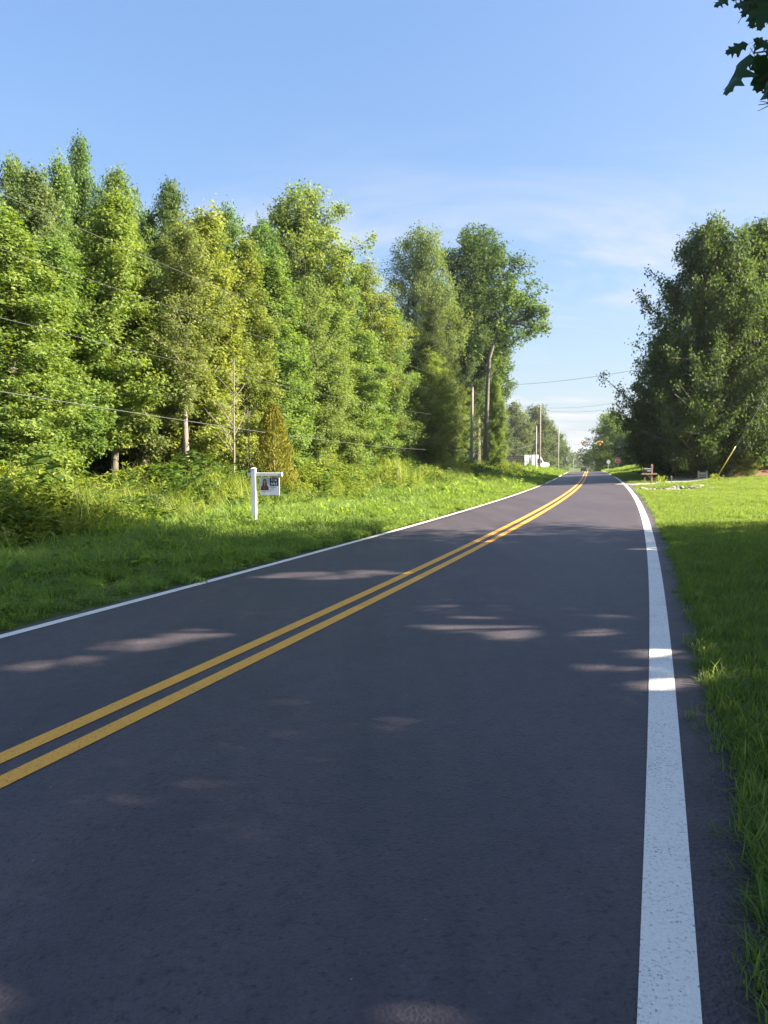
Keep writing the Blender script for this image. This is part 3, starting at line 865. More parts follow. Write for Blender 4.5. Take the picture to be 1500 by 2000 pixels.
# the distant wood across the dip: one mass
def far_wood():
    G = Geo(); r = np.random.default_rng(5)
    for i in range(150):
        Y = r.uniform(430, 640); px = r.uniform(960, 1400)
        x = (px - 750) / 1400 * Y; z0 = gz(x, Y) - 1
        top = P(px, 884 + r.normal(0, 4) + (abs(px - 1143) < 14) * -3, Y).z
        hh = max(4, top - z0); k = 260
        t = r.uniform(0.05, 1, k); az = r.uniform(0, 6.28, k)
        rad = 4.6 * np.sqrt(np.maximum(0.03, 1 - (t * 1.4 - 0.55) ** 2)) * r.uniform(0.4, 1, k) ** .5
        c = np.stack([x + np.cos(az) * rad, Y + np.sin(az) * rad, z0 + t * hh], 1)
        G.leaves(c, r.normal(0, 1, (k, 3)), np.array([0.2, -.2, .8]) + r.normal(0, .5, (k, 3)), r.uniform(0.9, 1.8, k), r.normal(.5, .15) + r.normal(0, .15, k), 'kite', 0.8)
    o = link_mesh('distant_wood', G.mesh('distant_wood', M['leaf'])); o.color = (*GREENS['far'], 1)
    tag(o, 'hazy green wood across the dip at the end of the road', 'wood', kind='stuff')
far_wood()

# shade trees beside the viewer, whose boughs hang into the top right corner
tree('shade_tree', 'shade_a', 15.5, 10.2, 14.8, 5.6, 1.0, 'deep', 'lawn tree farthest ahead on the right of the viewer, shading the sunlit edge', group='trees beside the viewer')
tree('shade_tree', 'shade_a', 13.2, 5.0, 14.2, 5.6, 2.0, 'deep', 'middle lawn tree right of the viewer that throws its shade across the road', group='trees beside the viewer')
tree('shade_tree', 'shade_a', 12.0, -7.5, 14.0, 6.4, 5.0, 'deep', 'lawn tree behind the viewer on the right of the road', group='trees beside the viewer')

def cut_sun_gaps(root):
    """cuts the crown open along sun rays, so light pools land at set spots"""
    bpy.context.view_layer.update()
    crown = [c for c in root.children if c.name.split('.')[0] == 'crown'][0]
    me = crown.data
    n = len(me.polygons)
    co = np.empty(len(me.vertices) * 3, dtype=np.float32); me.vertices.foreach_get('co', co); co = co.reshape(-1, 3)
    vi = np.empty(n * 3, dtype=np.int32); me.loops.foreach_get('vertex_index', vi); vi = vi.reshape(-1, 3)
    ti = np.empty(n, dtype=np.float32); me.attributes['tint'].data.foreach_get('value', ti)
    loc, eul, sc = root.location, root.rotation_euler, root.scale
    Mx = np.array(Matrix.LocRotScale(loc, eul, sc))
    cen = co[vi].mean(1) @ Mx[:3, :3].T + Mx[:3, 3]
    keep = np.ones(n, dtype=bool)
    sd = np.array(sun_dir)
    for x, y, r_ in POOLS:
        w = cen - np.array([x, y, 0.0]); t = w @ sd
        keep &= np.linalg.norm(w - t[:, None] * sd, axis=1) > r_  # leaves on the way from a pool to the sun are removed
    crown.data = mesh_np('crown', co, vi[keep], np.full(int(keep.sum()), 3), M['leaf'], tint=ti[keep])
POOLS = []
for px, py, r_ in ((930, 1206, .26), (1000, 1214, .34), (1080, 1220, .28), (1135, 1224, .2), (1050, 1240, .16), (690, 1107, .36), (620, 1104, .26), (760, 1103, .22),
                   (385, 1218, .26), (310, 1236, .22), (195, 1262, .18), (950, 1925, .10), (985, 1950, .10), (1292, 1276, .15),
                   (1296, 1340, .13), (1165, 1298, .14), (1262, 1072, .2), (30, 1965, .13)):
    d_ = P(px, py, 1.0) - Vector((0, 0, EYE)); t_ = EYE / -d_.z
    for q_ in range(5):
        ox, oy = random.uniform(-1.5, 1.5) * r_, random.uniform(-0.9, 0.9) * r_
        POOLS.append((d_.x * t_ + ox * 0.94 + oy * 0.3, d_.y * t_ + oy - ox * 0.1, r_ * random.uniform(0.32, 0.72)))
for o in [o for o in C.objects if o.parent is None and o.get('group') == 'trees beside the viewer']: cut_sun_gaps(o)

def lobed_leaf(seed, L=0.17):
    r = random.Random(seed)
    # half outline of a red oak leaf: u along the midrib, v out to the side
    half = [(0.0, 0.0), (0.05, 0.05), (0.14, 0.17), (0.20, 0.31), (0.29, 0.20), (0.38, 0.22), (0.46, 0.46), (0.53, 0.37), (0.57, 0.22), (0.66, 0.20),
            (0.76, 0.38), (0.79, 0.27), (0.81, 0.16), (0.88, 0.15), (0.93, 0.18), (0.95, 0.08), (1.0, 0.0)]
    curl = r.uniform(0.5, 1.5); fold = r.uniform(0.15, 0.7)
    def put(u, v):
        w = abs(v)
        return Vector((u * L, v * L * 0.95, (-0.26 * curl * u * u - fold * w * w * 1.4 + 0.03 * math.sin(9 * u)) * L))
    vs = []; fs = []
    mid = [put(u, 0) for u, v in half]
    vs += mid; n = len(half)
    for s in (1, -1):
        o = len(vs)
        vs += [put(min(1, u + r.uniform(-.015, .015)), s * v * r.uniform(0.85, 1.12)) for u, v in half]
        for i in range(n - 1):
            f = (i, i + 1, o + i + 1, o + i)
            if i == 0: f = (0, 1, o + 1)
            if i == n - 2: f = (i, i + 1, o + i)
            fs.append(f if s < 0 else tuple(reversed(f)))
    # petiole
    o = len(vs)
    vs += [Vector((-0.22 * L, 0.008 * L, 0.03 * L)), Vector((-0.22 * L, -0.008 * L, 0.03 * L)), Vector((0.01, 0.008 * L, 0)), Vector((0.01, -0.008 * L, 0))]
    fs.append((o, o + 1, o + 3, o + 2))
    me = bpy.data.meshes.new('leaf'); me.from_pydata(vs, [], fs); me.materials.append(M['oak_leaf'])
    a = me.attributes.new('tint', 'FLOAT', 'FACE'); a.data.foreach_set('value', [r.uniform(.3, .7)] * len(fs))
    me.polygons.foreach_set('use_smooth', [True] * len(fs))
    return me

def viewer_oak():
    bx, by = 10.0, 0.6
    root = tree('oak_tree', 'shade_a', bx, by, 13.5, 5.3, 3.0, 'deep', 'oak beside the viewer whose dark lobed leaves hang into the top right corner')
    root.scale = (0.74, 0.74, 0.74)
    cut_sun_gaps(root)
    inv = Matrix.LocRotScale(root.location, root.rotation_euler, root.scale).inverted()
    D = 4.5
    def W(px, py, dy=0.0): return P(px, py, D + dy)
    mb = MB()
    tip = [Vector((bx - 0.2, by, 5.0)), Vector((7.2, 2.4, 5.4)), W(1760, 20, -.3), W(1600, 85), W(1520, 96), W(1472, 104)]
    mb.tube(tip, [0.10, 0.07, 0.03, 0.012, 0.007, 0.004], 6)
    mb.tube([W(1760, 20, -.3), W(1600, -10), W(1500, -20), W(1462, 12), W(1441, 46)], [0.03, 0.014, 0.008, 0.005, 0.002], 5)
    mb.tube([W(1500, -20), W(1440, -14), W(1415, -6)], [0.006, 0.004, 0.002], 5)
    mb.tube([W(1600, 85), W(1560, 170), W(1515, 200), W(1481, 205)], [0.010, 0.006, 0.004, 0.002], 5)
    mb.tube([W(1515, 200), W(1500, 207), W(1480, 217)], [0.004, 0.003, 0.0015], 5)
    mb.tube([W(1505, 202), W(1490, 198), W(1484, 199)], [0.003, 0.002, 0.0015], 5)
    mb.v = [tuple(inv @ Vector(v)) for v in mb.v]
    mb.build('bough', M['bark'], root, smooth=True)
    lv = [lobed_leaf(s) for s in range(6)]
    r = random.Random(3)
    def put(px, py, tx, ty, roll, k, depth=0.0, s=1.0):
        a = W(px, py, depth); d = (W(tx, ty, depth) - a)
        x = d.normalized(); vw = (a - Vector((0, 0, EYE))).normalized()
        n = (-vw - x * (-vw).dot(x)).normalized()
        n = Quaternion(x, roll) @ n
        y = n.cross(x)
        m = Matrix((x, y, n)).transposed().to_4x4()
        sc = d.length / 0.17 * s
        m = Matrix.Translation(a) @ m @ Matrix.Diagonal((sc, sc, sc, 1))
        o = bpy.data.objects.new('leaf', lv[k % 6]); C.objects.link(o); o.parent = root
        o.matrix_local = inv @ m
    put(1462, 86, 1432, 92, 0.7, 0, 0, 1.35); put(1464, 106, 1412, 178, 1.05, 1); put(1470, 104, 1494, 78, 0.9, 2); put(1474, 108, 1508, 178, 0.4, 3, 0.1)
    put(1490, 110, 1459, 120, 0.6, 4, 0.1, 1.2); put(1502, 112, 1482, 160, 0.3, 5, .15, 1.25); put(1505, 96, 1484, 72, 0.7, 0, .2, 1.2); put(1508, 120, 1506, 196, 0.2, 2, .1)
    put(1505, 150, 1487, 192, 1.2, 1, 0); put(1430, -12, 1396, 8, 0.9, 3); put(1466, 2, 1440, 8, .8, 4, .1, 1.2); put(1470, 14, 1466, 46, 0.5, 5, .1, 1.2)
    put(1468, -2, 1454, 22, 0.3, 0, .2, 1.2); put(1490, 0, 1484, 44, 0.5, 1, 0, 1.3); put(1478, -8, 1474, 28, 0.2, 2, -.1, 1.2); put(1500, 2, 1500, 42, 0.9, 3, .1, 1.2)
    put(1496, -6, 1486, 34, 0.3, 4, -.2, 1.4); put(1506, 30, 1488, 40, .9, 5); put(1512, -4, 1496, 26, 0.2, 1, .2, 1.5); put(1484, -10, 1462, 14, .2, 5, .2, 1.4)
    for i in range(26):
        px = r.uniform(1510, 1750); py = r.uniform(-30, 170); a = r.uniform(0.9, 3.4)
        put(px, py, px + 48 * math.cos(a), py + 48 * math.sin(a), r.uniform(-1, 1), i, r.uniform(-.4, .4))
    for i in range(16):
        px = r.uniform(1440, 1540); py = r.uniform(-70, -20); a = r.uniform(0.6, 2.6)
        put(px, py, px + 40 * math.cos(a), py + 40 * math.sin(a), r.uniform(-1, 1), i, r.uniform(-.3, .3))
viewer_oak()

# ------------------------------------------------------------------ grass, weeds: patches of blades set out over the ground
def patch_mesh(name, seed, kind, material):
    r = np.random.default_rng(seed); G = Geo()
    if kind in ('lawn', 'rough', 'edge'):
        n, rad, lo, hi, wd, lean = {'lawn': (150, 0.21, 0.06, 0.12, 0.050, 0.55), 'rough': (120, 0.24, 0.12, 0.34, 0.036, 0.85), 'edge': (60, 0.10, 0.09, 0.22, 0.040, 0.95)}[kind]
        a = r.uniform(0, 6.28, n); q = rad * np.sqrt(r.uniform(0, 1, n))
        c = np.stack([np.cos(a) * q, np.sin(a) * q, np.full(n, -0.01)], 1)
        a2 = r.uniform(0, 6.28, n); ln = r.uniform(0.1, lean, n)
        d = np.stack([np.cos(a2) * ln, np.sin(a2) * ln, np.ones(n)], 1)
        nn = np.stack([-np.cos(a2), -np.sin(a2), ln], 1) * -1
        G.leaves(c, d, -nn, r.uniform(lo, hi, n), r.normal(.5, .2, n), 'blade', wd)
        if kind == 'rough':   # clover and plantain between the blades
            k = 40
            a = r.uniform(0, 6.28, k); q = rad * np.sqrt(r.uniform(0, 1, k))
            c = np.stack([np.cos(a) * q, np.sin(a) * q, r.uniform(0.03, 0.13, k)], 1)
            G.leaves(c, np.stack([np.cos(a), np.sin(a), 0 * a], 1) + r.normal(0, .5, (k, 3)), np.array([0, 0, 1]) + r.normal(0, .3, (k, 3)), r.uniform(.04, .10, k), r.normal(.45, .15, k), 'kite', 0.6)
    elif kind == 'forb':      # upright stems set with lance leaves
        for s in range(7):
            a = r.uniform(0, 6.28); q = 0.22 * math.sqrt(r.uniform()); h = r.uniform(0.45, 1.0)
            base = np.array([math.cos(a) * q, math.sin(a) * q, 0]); top = base + np.array([r.normal(0, .10), r.normal(0, .10), h])
            k = 26
            t = r.uniform(0.2, 1.0, k)[:, None]
            c = base * (1 - t) + top * t
            az = np.arange(k) * 2.4 + r.uniform(0, 6)
            d = np.stack([np.cos(az), np.sin(az), r.uniform(0.0, 0.9, k)], 1)
            G.leaves(c, d, np.array([0, 0, 1]) + r.normal(0, .25, (k, 3)), r.uniform(.12, .22, k) * (1.15 - 0.5 * t[:, 0]), r.normal(.5, .14) + r.normal(0, .14, k), 'kite', 0.34)
            G.leaves(base[None], (top - base)[None], np.array([[1., 0, 0]]), np.array([h]), np.array([.3]), 'blade', 0.012)
    elif kind == 'broad':     # big soft leaves on thick stalks
        for s in range(5):
            a = r.uniform(0, 6.28); q = 0.25 * math.sqrt(r.uniform()); h = r.uniform(0.5, 1.05)
            base = np.array([math.cos(a) * q, math.sin(a) * q, 0]); top = base + np.array([r.normal(0, .12), r.normal(0, .12), h])
            k = 20
            t = r.uniform(0.15, 1.0, k)[:, None]; c = base * (1 - t) + top * t + r.normal(0, .04, (k, 3))
            az = np.arange(k) * 2.4
            d = np.stack([np.cos(az), np.sin(az), r.uniform(-.3, .5, k)], 1)
            G.leaves(c, d, np.array([0, 0, 1]) + r.normal(0, .25, (k, 3)), r.uniform(.14, .26, k), r.normal(.5, .18, k), 'kite', 0.48)
            G.leaves(base[None], (top - base)[None], np.array([[1., 0, 0]]), np.array([h]), np.array([.6]), 'blade', 0.02)
    elif kind == 'tangle':    # low mat of small vine leaves
        k = 240
        a = r.uniform(0, 6.28, k); q = 0.45 * np.sqrt(r.uniform(0, 1, k)); hh = 0.55 * (1 - (q / 0.5) ** 2)
        c = np.stack([np.cos(a) * q, np.sin(a) * q, 0.04 + hh * r.uniform(0.35, 1, k)], 1)
        G.leaves(c, r.normal(0, 1, (k, 3)) * np.array([1, 1, .5]), np.array([0.15, -.1, 1]) + r.normal(0, .4, (k, 3)), r.uniform(.08, .15, k), r.normal(.5, .18, k), 'kite', 0.6)
    elif kind == 'tall':      # tall grass clump
        k = 80
        a = r.uniform(0, 6.28, k); q = 0.14 * np.sqrt(r.uniform(0, 1, k))
        c = np.stack([np.cos(a) * q, np.sin(a) * q, 0 * a], 1)
        a2 = a + r.normal(0, .7, k); ln = r.uniform(0.05, .45, k)
        d = np.stack([np.cos(a2) * ln, np.sin(a2) * ln, np.ones(k)], 1)
        G.leaves(c, d, np.stack([np.cos(a2), np.sin(a2), -ln], 1), r.uniform(.5, 1.25, k), r.normal(.55, .18, k), 'blade', 0.016)
    elif kind == 'dry':
        k = 34
        a = r.uniform(0, 6.28, k); q = 0.25 * np.sqrt(r.uniform(0, 1, k))
        c = np.stack([np.cos(a) * q, np.sin(a) * q, 0 * a], 1)
        d = np.stack([np.cos(a) * .3, np.sin(a) * .3, np.ones(k)], 1) + r.normal(0, .25, (k, 3))
        G.leaves(c, d, r.normal(0, 1, (k, 3)), r.uniform(.4, 1.2, k), r.normal(.5, .2, k), 'blade', 0.012)
    me = G.mesh(name, material)
    return bpy.data.objects.new(name, me)         # not linked: only a source of the patch shape

def scatter(name, label, cat, pts, rots, scales, patches, pick):
    """one object: a cloud of points, a patch set on each by geometry nodes"""
    me = bpy.data.meshes.new(name)
    pts = np.asarray(pts, dtype=np.float32)
    me.vertices.add(len(pts)); me.vertices.foreach_set('co', pts.ravel())
    def attr(nm, ty, data, key='value'):
        a = me.attributes.new(nm, ty, 'POINT'); a.data.foreach_set(key, np.asarray(data).ravel())
    attr('rot', 'FLOAT_VECTOR', np.asarray(rots, dtype=np.float32), 'vector')
    attr('size', 'FLOAT', np.asarray(scales, dtype=np.float32))
    attr('pick', 'INT', np.asarray(pick, dtype=np.int32))
    o = link_mesh(name, me)
    ng = bpy.data.node_groups.new(name + '_scatter', 'GeometryNodeTree')
    ng.interface.new_socket('Geometry', in_out='INPUT', socket_type='NodeSocketGeometry')
    ng.interface.new_socket('Geometry', in_out='OUTPUT', socket_type='NodeSocketGeometry')
    gi = ng.nodes.new('NodeGroupInput'); go = ng.nodes.new('NodeGroupOutput')
    join = ng.nodes.new('GeometryNodeGeometryToInstance')
    for p in patches:
        oi = ng.nodes.new('GeometryNodeObjectInfo'); oi.inputs['Object'].default_value = p
        ng.links.new(oi.outputs['Geometry'], join.inputs[0])
    # the join reverses the order of what is linked in; which patch goes where does not matter
    iop = ng.nodes.new('GeometryNodeInstanceOnPoints')
    iop.inputs['Pick Instance'].default_value = True
    ng.links.new(gi.outputs[0], iop.inputs['Points']); ng.links.new(join.outputs[0], iop.inputs['Instance'])
    def named(nm, ty):
        n = ng.nodes.new('GeometryNodeInputNamedAttribute'); n.data_type = ty; n.inputs['Name'].default_value = nm
        return n.outputs['Attribute']
    ng.links.new(named('pick', 'INT'), iop.inputs['Instance Index'])
    e2r = ng.nodes.new('FunctionNodeEulerToRotation')
    ng.links.new(named('rot', 'FLOAT_VECTOR'), e2r.inputs[0]); ng.links.new(e2r.outputs[0], iop.inputs['Rotation'])
    ng.links.new(named('size', 'FLOAT'), iop.inputs['Scale'])
    ng.links.new(iop.outputs[0], go.inputs[0])
    md = o.modifiers.new('patches', 'NODES'); md.node_group = ng
    tag(o, label, cat, kind='stuff')
    return o

gr = np.random.default_rng(99)
def sample(n, y0, y1, fx0, fx1, power=1.0):
    """n points, Y between y0 and y1 (denser near for power>1), X between two border lines"""
    Y = y0 + (y1 - y0) * gr.uniform(0, 1, n) ** power
    a, b = fx0(Y), fx1(Y)
    X = a + (b - a) * gr.uniform(0, 1, n)
    return X, Y
def place(X, Y, lift=0.0):
    return np.stack([X, Y, ground(X, Y) + lift], 1)
def rots(n, tilt=0.12):
    return np.stack([gr.normal(0, tilt, n), gr.normal(0, tilt, n), gr.uniform(0, 6.28, n)], 1)

# lawn on the right
lp = [patch_mesh('lawn_patch', 40 + i, 'lawn', M['grass']) for i in range(4)]
ep = [patch_mesh('edge_patch', 50 + i, 'edge', M['grass']) for i in range(3)]
X = []; Y = []; S = []
def area_fill(dens, y0, y1, fx0, fx1, sc):
    w = float(np.mean(fx1(np.linspace(y0, y1, 20)) - fx0(np.linspace(y0, y1, 20))))
    n = int(dens * w * (y1 - y0))
    # even density: reject by width
    x, y = sample(n, y0, y1, fx0, fx1)
    X.append(x); Y.append(y); S.append(gr.uniform(0.75, 1.3, n) * sc)
rightE = lambda y: np.maximum(0.56 * y + 8.0, ER(y) + 9.0)
area_fill(42, -4, 14, lambda y: ER(y) + 0.03, rightE, 1.0)
area_fill(30, 14, 32, lambda y: ER(y) + 0.03, rightE, 1.0)
area_fill(16, 32, 62, lambda y: ER(y) + 0.05, lambda y: 0.56 * y + 8, 1.25)
area_fill(7, 62, 118, lambda y: ER(y) + 0.1, lambda y: ER(y) + 16, 1.9)
X = np.concatenate(X); Y = np.concatenate(Y); S = np.concatenate(S)
dp_ = np.array(drive_pts)
on_drive = np.min((X[:, None] - dp_[None, :, 0]) ** 2 + (Y[:, None] - dp_[None, :, 1]) ** 2, 1) < 1.25 ** 2
on_drive |= (X - ER(Y) < 1.6) & (np.abs(Y - dY) < 2.4 - 0.6 * (X - ER(Y)))
on_riprap = ((X - 15.6) ** 2 / 3.0 + (Y - 38.3) ** 2 / 1.4) < 1
mx0 = P(1395, 920, 52).x
on_mulch = (X > mx0 - 0.3) & (np.abs(Y - (52.5 + 3 * (X - mx0) / 14)) < 3.0)
keep = ~(on_drive | on_riprap | on_mulch)
X, Y, S = X[keep], Y[keep], S[keep]
S = S * (1 + 0.5 * ((Y > 62) & (Y < 112)))
scatter('lawn_grass', 'mown green lawn grass right of the road', 'grass', place(X, Y), rots(len(X)), S, lp, gr.integers(0, 4, len(X)))
# ragged fringe over the edge of the asphalt
n = 900
Y = 1.2 + 34 * gr.uniform(0, 1, n) ** 1.5
X = ER(Y) + 0.05 + gr.normal(0, 0.035, n) + 0.05 * np.sin(Y * 2.1) + 0.035 * np.sin(Y * 5.3 + 1)
rt = rots(n, 0.15); rt[:, 1] -= 0.25
scatter('fringe_grass', 'longer ragged grass hanging over the right edge of the asphalt', 'grass', place(X, Y), rt, gr.uniform(0.5, 1.05, n), ep, gr.integers(0, 3, n))

# verge on the left
vp = [patch_mesh('verge_patch', 60 + i, 'rough', M['verge']) for i in range(5)]
X = []; Y = []; S = []
mow = lambda y: EL(y) - 6.0 + np.clip((y - 20) * 0.06, 0, 2.2) - 0.5 * np.sin(y * 0.35)
area_fill(26, -5, 26, lambda y: mow(y) - 1.5, lambda y: EL(y) - 0.05, 1.0)
area_fill(18, 26, 45, lambda y: mow(y) - 1.5, lambda y: EL(y) - 0.05, 1.1)
area_fill(10, 45, 80, lambda y: mow(y) - 1.0, lambda y: EL(y) - 0.05, 1.5)
area_fill(5, 80, 125, lambda y: EL(y) - 14, lambda y: EL(y) - 0.1, 1.7)
X = np.concatenate(X); Y = np.concatenate(Y); S = np.concatenate(S)
u = (EL(Y) - X) * COSH
S = S * np.clip(0.55 + 0.22 * u, 0.6, 1.25) * (1 + 0.35 * np.sin(X * 1.1 + 2) * np.sin(Y * 0.9)) * np.where(gr.uniform(0, 1, len(X)) < 0.06, 1.6, 1.0)
scatter('verge_grass', 'rough green roadside grass and clover left of the road', 'grass', place(X, Y), rots(len(X), .2), S, vp, gr.integers(0, 5, len(X)))

# weed field between the verge and the wood
fb = [patch_mesh('forb_patch', 70 + i, 'forb', M['weed']) for i in range(5)] + [patch_mesh('tangle_patch', 80 + i, 'tangle', M['weed']) for i in range(4)] \
    + [patch_mesh('tall_patch', 90 + i, 'tall', M['weed']) for i in range(3)] + [patch_mesh('broad_patch', 94 + i, 'broad', M['weed_dark']) for i in range(3)]
X = []; Y = []; S = []
wood = lambda y: xl(y) - np.interp(y, [0, 22, 30, 45, 60, 80], [15, 14.5, 14, 12.5, 11, 9])
area_fill(12, -2, 9, wood, lambda y: mow(y) + 0.6, 1.0)
area_fill(14, 9, 30, wood, lambda y: mow(y) + 0.6, 1.0)
area_fill(10, 30, 50, wood, lambda y: mow(y) + 0.8, 1.05)
area_fill(6, 50, 82, lambda y: wood(y) - 2, lambda y: mow(y) + 1.6, 1.1)
area_fill(1.2, 82, 130, lambda y: EL(y) - 26, lambda y: EL(y) - 4.5, 1.0)
X = np.concatenate(X); Y = np.concatenate(Y); S = np.concatenate(S)
inset = (mow(Y) + 0.6 - X)                         # metres in from the mown verge
S = S * np.clip(0.6 + 0.36 * inset, 0.6, 1.42) * (0.85 + 0.3 * np.sin(X * 0.8 + 1) * np.sin(Y * 0.55))
n = len(X)
patchy = np.sin(X * 0.55 + Y * 0.31) + np.sin(Y * 0.42 - X * 0.2 + 2) + gr.normal(0, 0.8, n)
pick = np.where(patchy > 1.2, gr.integers(9, 12, n), np.where(patchy > -0.6, gr.integers(0, 5, n), gr.integers(5, 9, n)))
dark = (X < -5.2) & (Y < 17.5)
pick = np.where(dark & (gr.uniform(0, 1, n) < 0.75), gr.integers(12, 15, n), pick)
pick = np.where(gr.uniform(0, 1, n) < 0.07, gr.integers(12, 15, n), pick)
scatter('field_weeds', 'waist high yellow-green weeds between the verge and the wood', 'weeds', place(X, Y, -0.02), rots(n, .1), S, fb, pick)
# dry stalks and dead brush
dp = [patch_mesh('dry_patch', 100 + i, 'dry', M['straw']) for i in range(4)]
X1, Y1 = sample(260, 16, 70, wood, lambda y: mow(y) - 1)
bb = P(315, 900, 25.5)
X2 = bb.x + gr.normal(0, 0.8, 110); Y2 = bb.y + gr.normal(0, 0.8, 110)
X = np.concatenate([X1, X2]); Y = np.concatenate([Y1, Y2])
S = np.concatenate([gr.uniform(.7, 1.2, 260), gr.uniform(0.9, 1.9, 110)])
scatter('dry_stalks', 'brown dead stalks and brush standing among the weeds by the vine-covered trunk', 'weeds', place(X, Y), rots(len(X), .3), S, dp, gr.integers(0, 4, len(X)))

# ------------------------------------------------------------------ things beside the road
def text_mesh(body, size, extrude=0.0004, width=1.0):
    cu = bpy.data.curves.new('lettering', 'FONT')
    cu.body = body; cu.size = size; cu.align_x = 'CENTER'; cu.align_y = 'CENTER'; cu.extrude = extrude; cu.resolution_u = 3
    o = bpy.data.objects.new('lettering', cu); C.objects.link(o)
    dg = bpy.context.evaluated_depsgraph_get()
    me = bpy.data.meshes.new_from_object(o.evaluated_get(dg))
    bpy.data.objects.remove(o); bpy.data.curves.remove(cu)
    for v in me.vertices: v.co.x *= width
    return me

def sale_sign():
    b = P(497, 1038, 17.3); b.z = gz(b.x, b.y)
    RZ = R(-6)
    root = thing('for_sale_sign', 'white gallows post with a hanging for sale board on the left verge', 'sign', b, RZ)
    m = MB(); m.box((0, 0, 0.66), (0.112, 0.112, 1.72), bev=0.006); m.build('post', M['vinyl'], root)
    cp = MB(); cp.box((0, 0, 1.515), (0.125, 0.125, 0.02), bev=0.005)
    k = 0.062
    cp.add([(-k, -k, 1.525), (k, -k, 1.525), (k, k, 1.525), (-k, k, 1.525), (0, 0, 1.552)], [(0, 1, 4), (1, 2, 4), (2, 3, 4), (3, 0, 4)])
    cp.build('post_cap', M['vinyl'], root)
    ar = MB(); ar.box((0.375, 0, 1.385), (0.636, 0.085, 0.082), bev=0.006); ar.box((-0.105, 0, 1.385), (0.098, 0.085, 0.082), bev=0.006)
    arm = ar.build('arm', M['vinyl'], root)
    ec = MB(); ec.box((0.698, 0, 1.385), (0.010, 0.092, 0.09), bev=0.003); ec.build('end_cap', M['vinyl'], arm)
    # hooks and board
    for x in (0.22, 0.56):
        hk = MB(); hk.tube([(x, 0, 1.345), (x, 0, 1.315), (x + .008, 0, 1.30)], 0.004, 5); hk.build('hook', M['steel'], root)
    bd = MB(); bd.box((0.398, 0, 1.095), (0.47, 0.012, 0.415), bev=0.003); board = bd.build('sign_board', M['panel'], root)
    yf = -0.0085
    def flat(name, outline, material, y):
        q = MB(); q.prism(outline, y - 0.0012, y); return q.build(name, material, board)
    def rect(x0, x1, z0, z1): return [(x0, z0), (x1, z0), (x1, z1), (x0, z1)]
    def ell(cx, cz, rx, rz, n=18, a0=0, a1=2 * math.pi): return [(cx + rx * math.cos(a0 + (a1 - a0) * i / n), cz + rz * math.sin(a0 + (a1 - a0) * i / n)) for i in range(n)]
    x0, zt = 0.163, 1.302
    flat('photo_backdrop', rect(x0 + .012, x0 + .213, 1.005, zt - .012), M['backdrop_print'], yf)
    flat('navy_block', rect(x0 + .232, x0 + .445, zt - .192, zt - .006), M['navy'], yf)
    for body, z in (('FOR', zt - .057), ('SALE', zt - .143)):
        me = text_mesh(body, 0.080, width=0.95); me.materials.append(M['white_print'])
        t = link_mesh('lettering', me, board); t.location = (x0 + .338, yf - 0.0018, z); t.rotation_euler = (math.pi / 2, 0, 0)
        # small serifs on the strokes, as the printed face has
    px = x0 + .108
    y1 = yf - 0.0016; y2 = yf - 0.0032; y3 = yf - 0.0048; y4 = yf - 0.0064
    flat('hair', [(px - .052, 1.115), (px - .05, 1.20), (px - .038, 1.255), (px - .012, 1.278), (px + .018, 1.276), (px + .04, 1.25), (px + .05, 1.19), (px + .055, 1.11), (px + .03, 1.09), (px - .03, 1.09)], M['hair_print'], y1)
    flat('jacket', [(px - .098, 1.007), (px - .09, 1.085), (px - .06, 1.125), (px - .02, 1.145), (px + .02, 1.145), (px + .06, 1.125), (px + .092, 1.085), (px + .1, 1.007)], M['jacket_print'], y2)
    flat('blouse', [(px - .03, 1.008), (px - .038, 1.08), (px - .022, 1.14), (px + .022, 1.14), (px + .038, 1.08), (px + .03, 1.008)], M['red_print'], y3)
    flat('face', ell(px, 1.205, .029, .042) , M['skin_print'], y3)
    flat('neck', rect(px - .014, px + .014, 1.12, 1.17), M['skin_print'], y4)
    flat('hair_lock', [(px - .055, 1.04), (px - .056, 1.16), (px - .034, 1.19), (px - .03, 1.10), (px - .035, 1.04)], M['hair_print'], y4)
    flat('hair_lock', [(px + .055, 1.04), (px + .056, 1.16), (px + .034, 1.19), (px + .03, 1.10), (px + .035, 1.04)], M['hair_print'], y4)
    # the agent's name and numbers are too small to read: short grey strokes where they stand
    r = random.Random(2)
    def strokes(xa, xb, z, h, dens):
        q = MB(); x = xa
        while x < xb:
            w = r.uniform(.004, .009); hh = h * r.uniform(.5, 1)
            q.box((x + w / 2, yf - 0.0006, z + hh / 2), (w, 0.0012, hh)); x += w + r.uniform(.002, .005) + (r.random() < dens) * .012
        q.build('fine_print', M['grey_print'], board)
    strokes(x0 + .245, x0 + .40, 1.058, .022, .1); strokes(x0 + .265, x0 + .40, 1.025, .010, .15)
    strokes(x0 + .03, x0 + .21, .962, .016, .2); strokes(x0 + .305, x0 + .425, .932, .010, .1)
sale_sign()

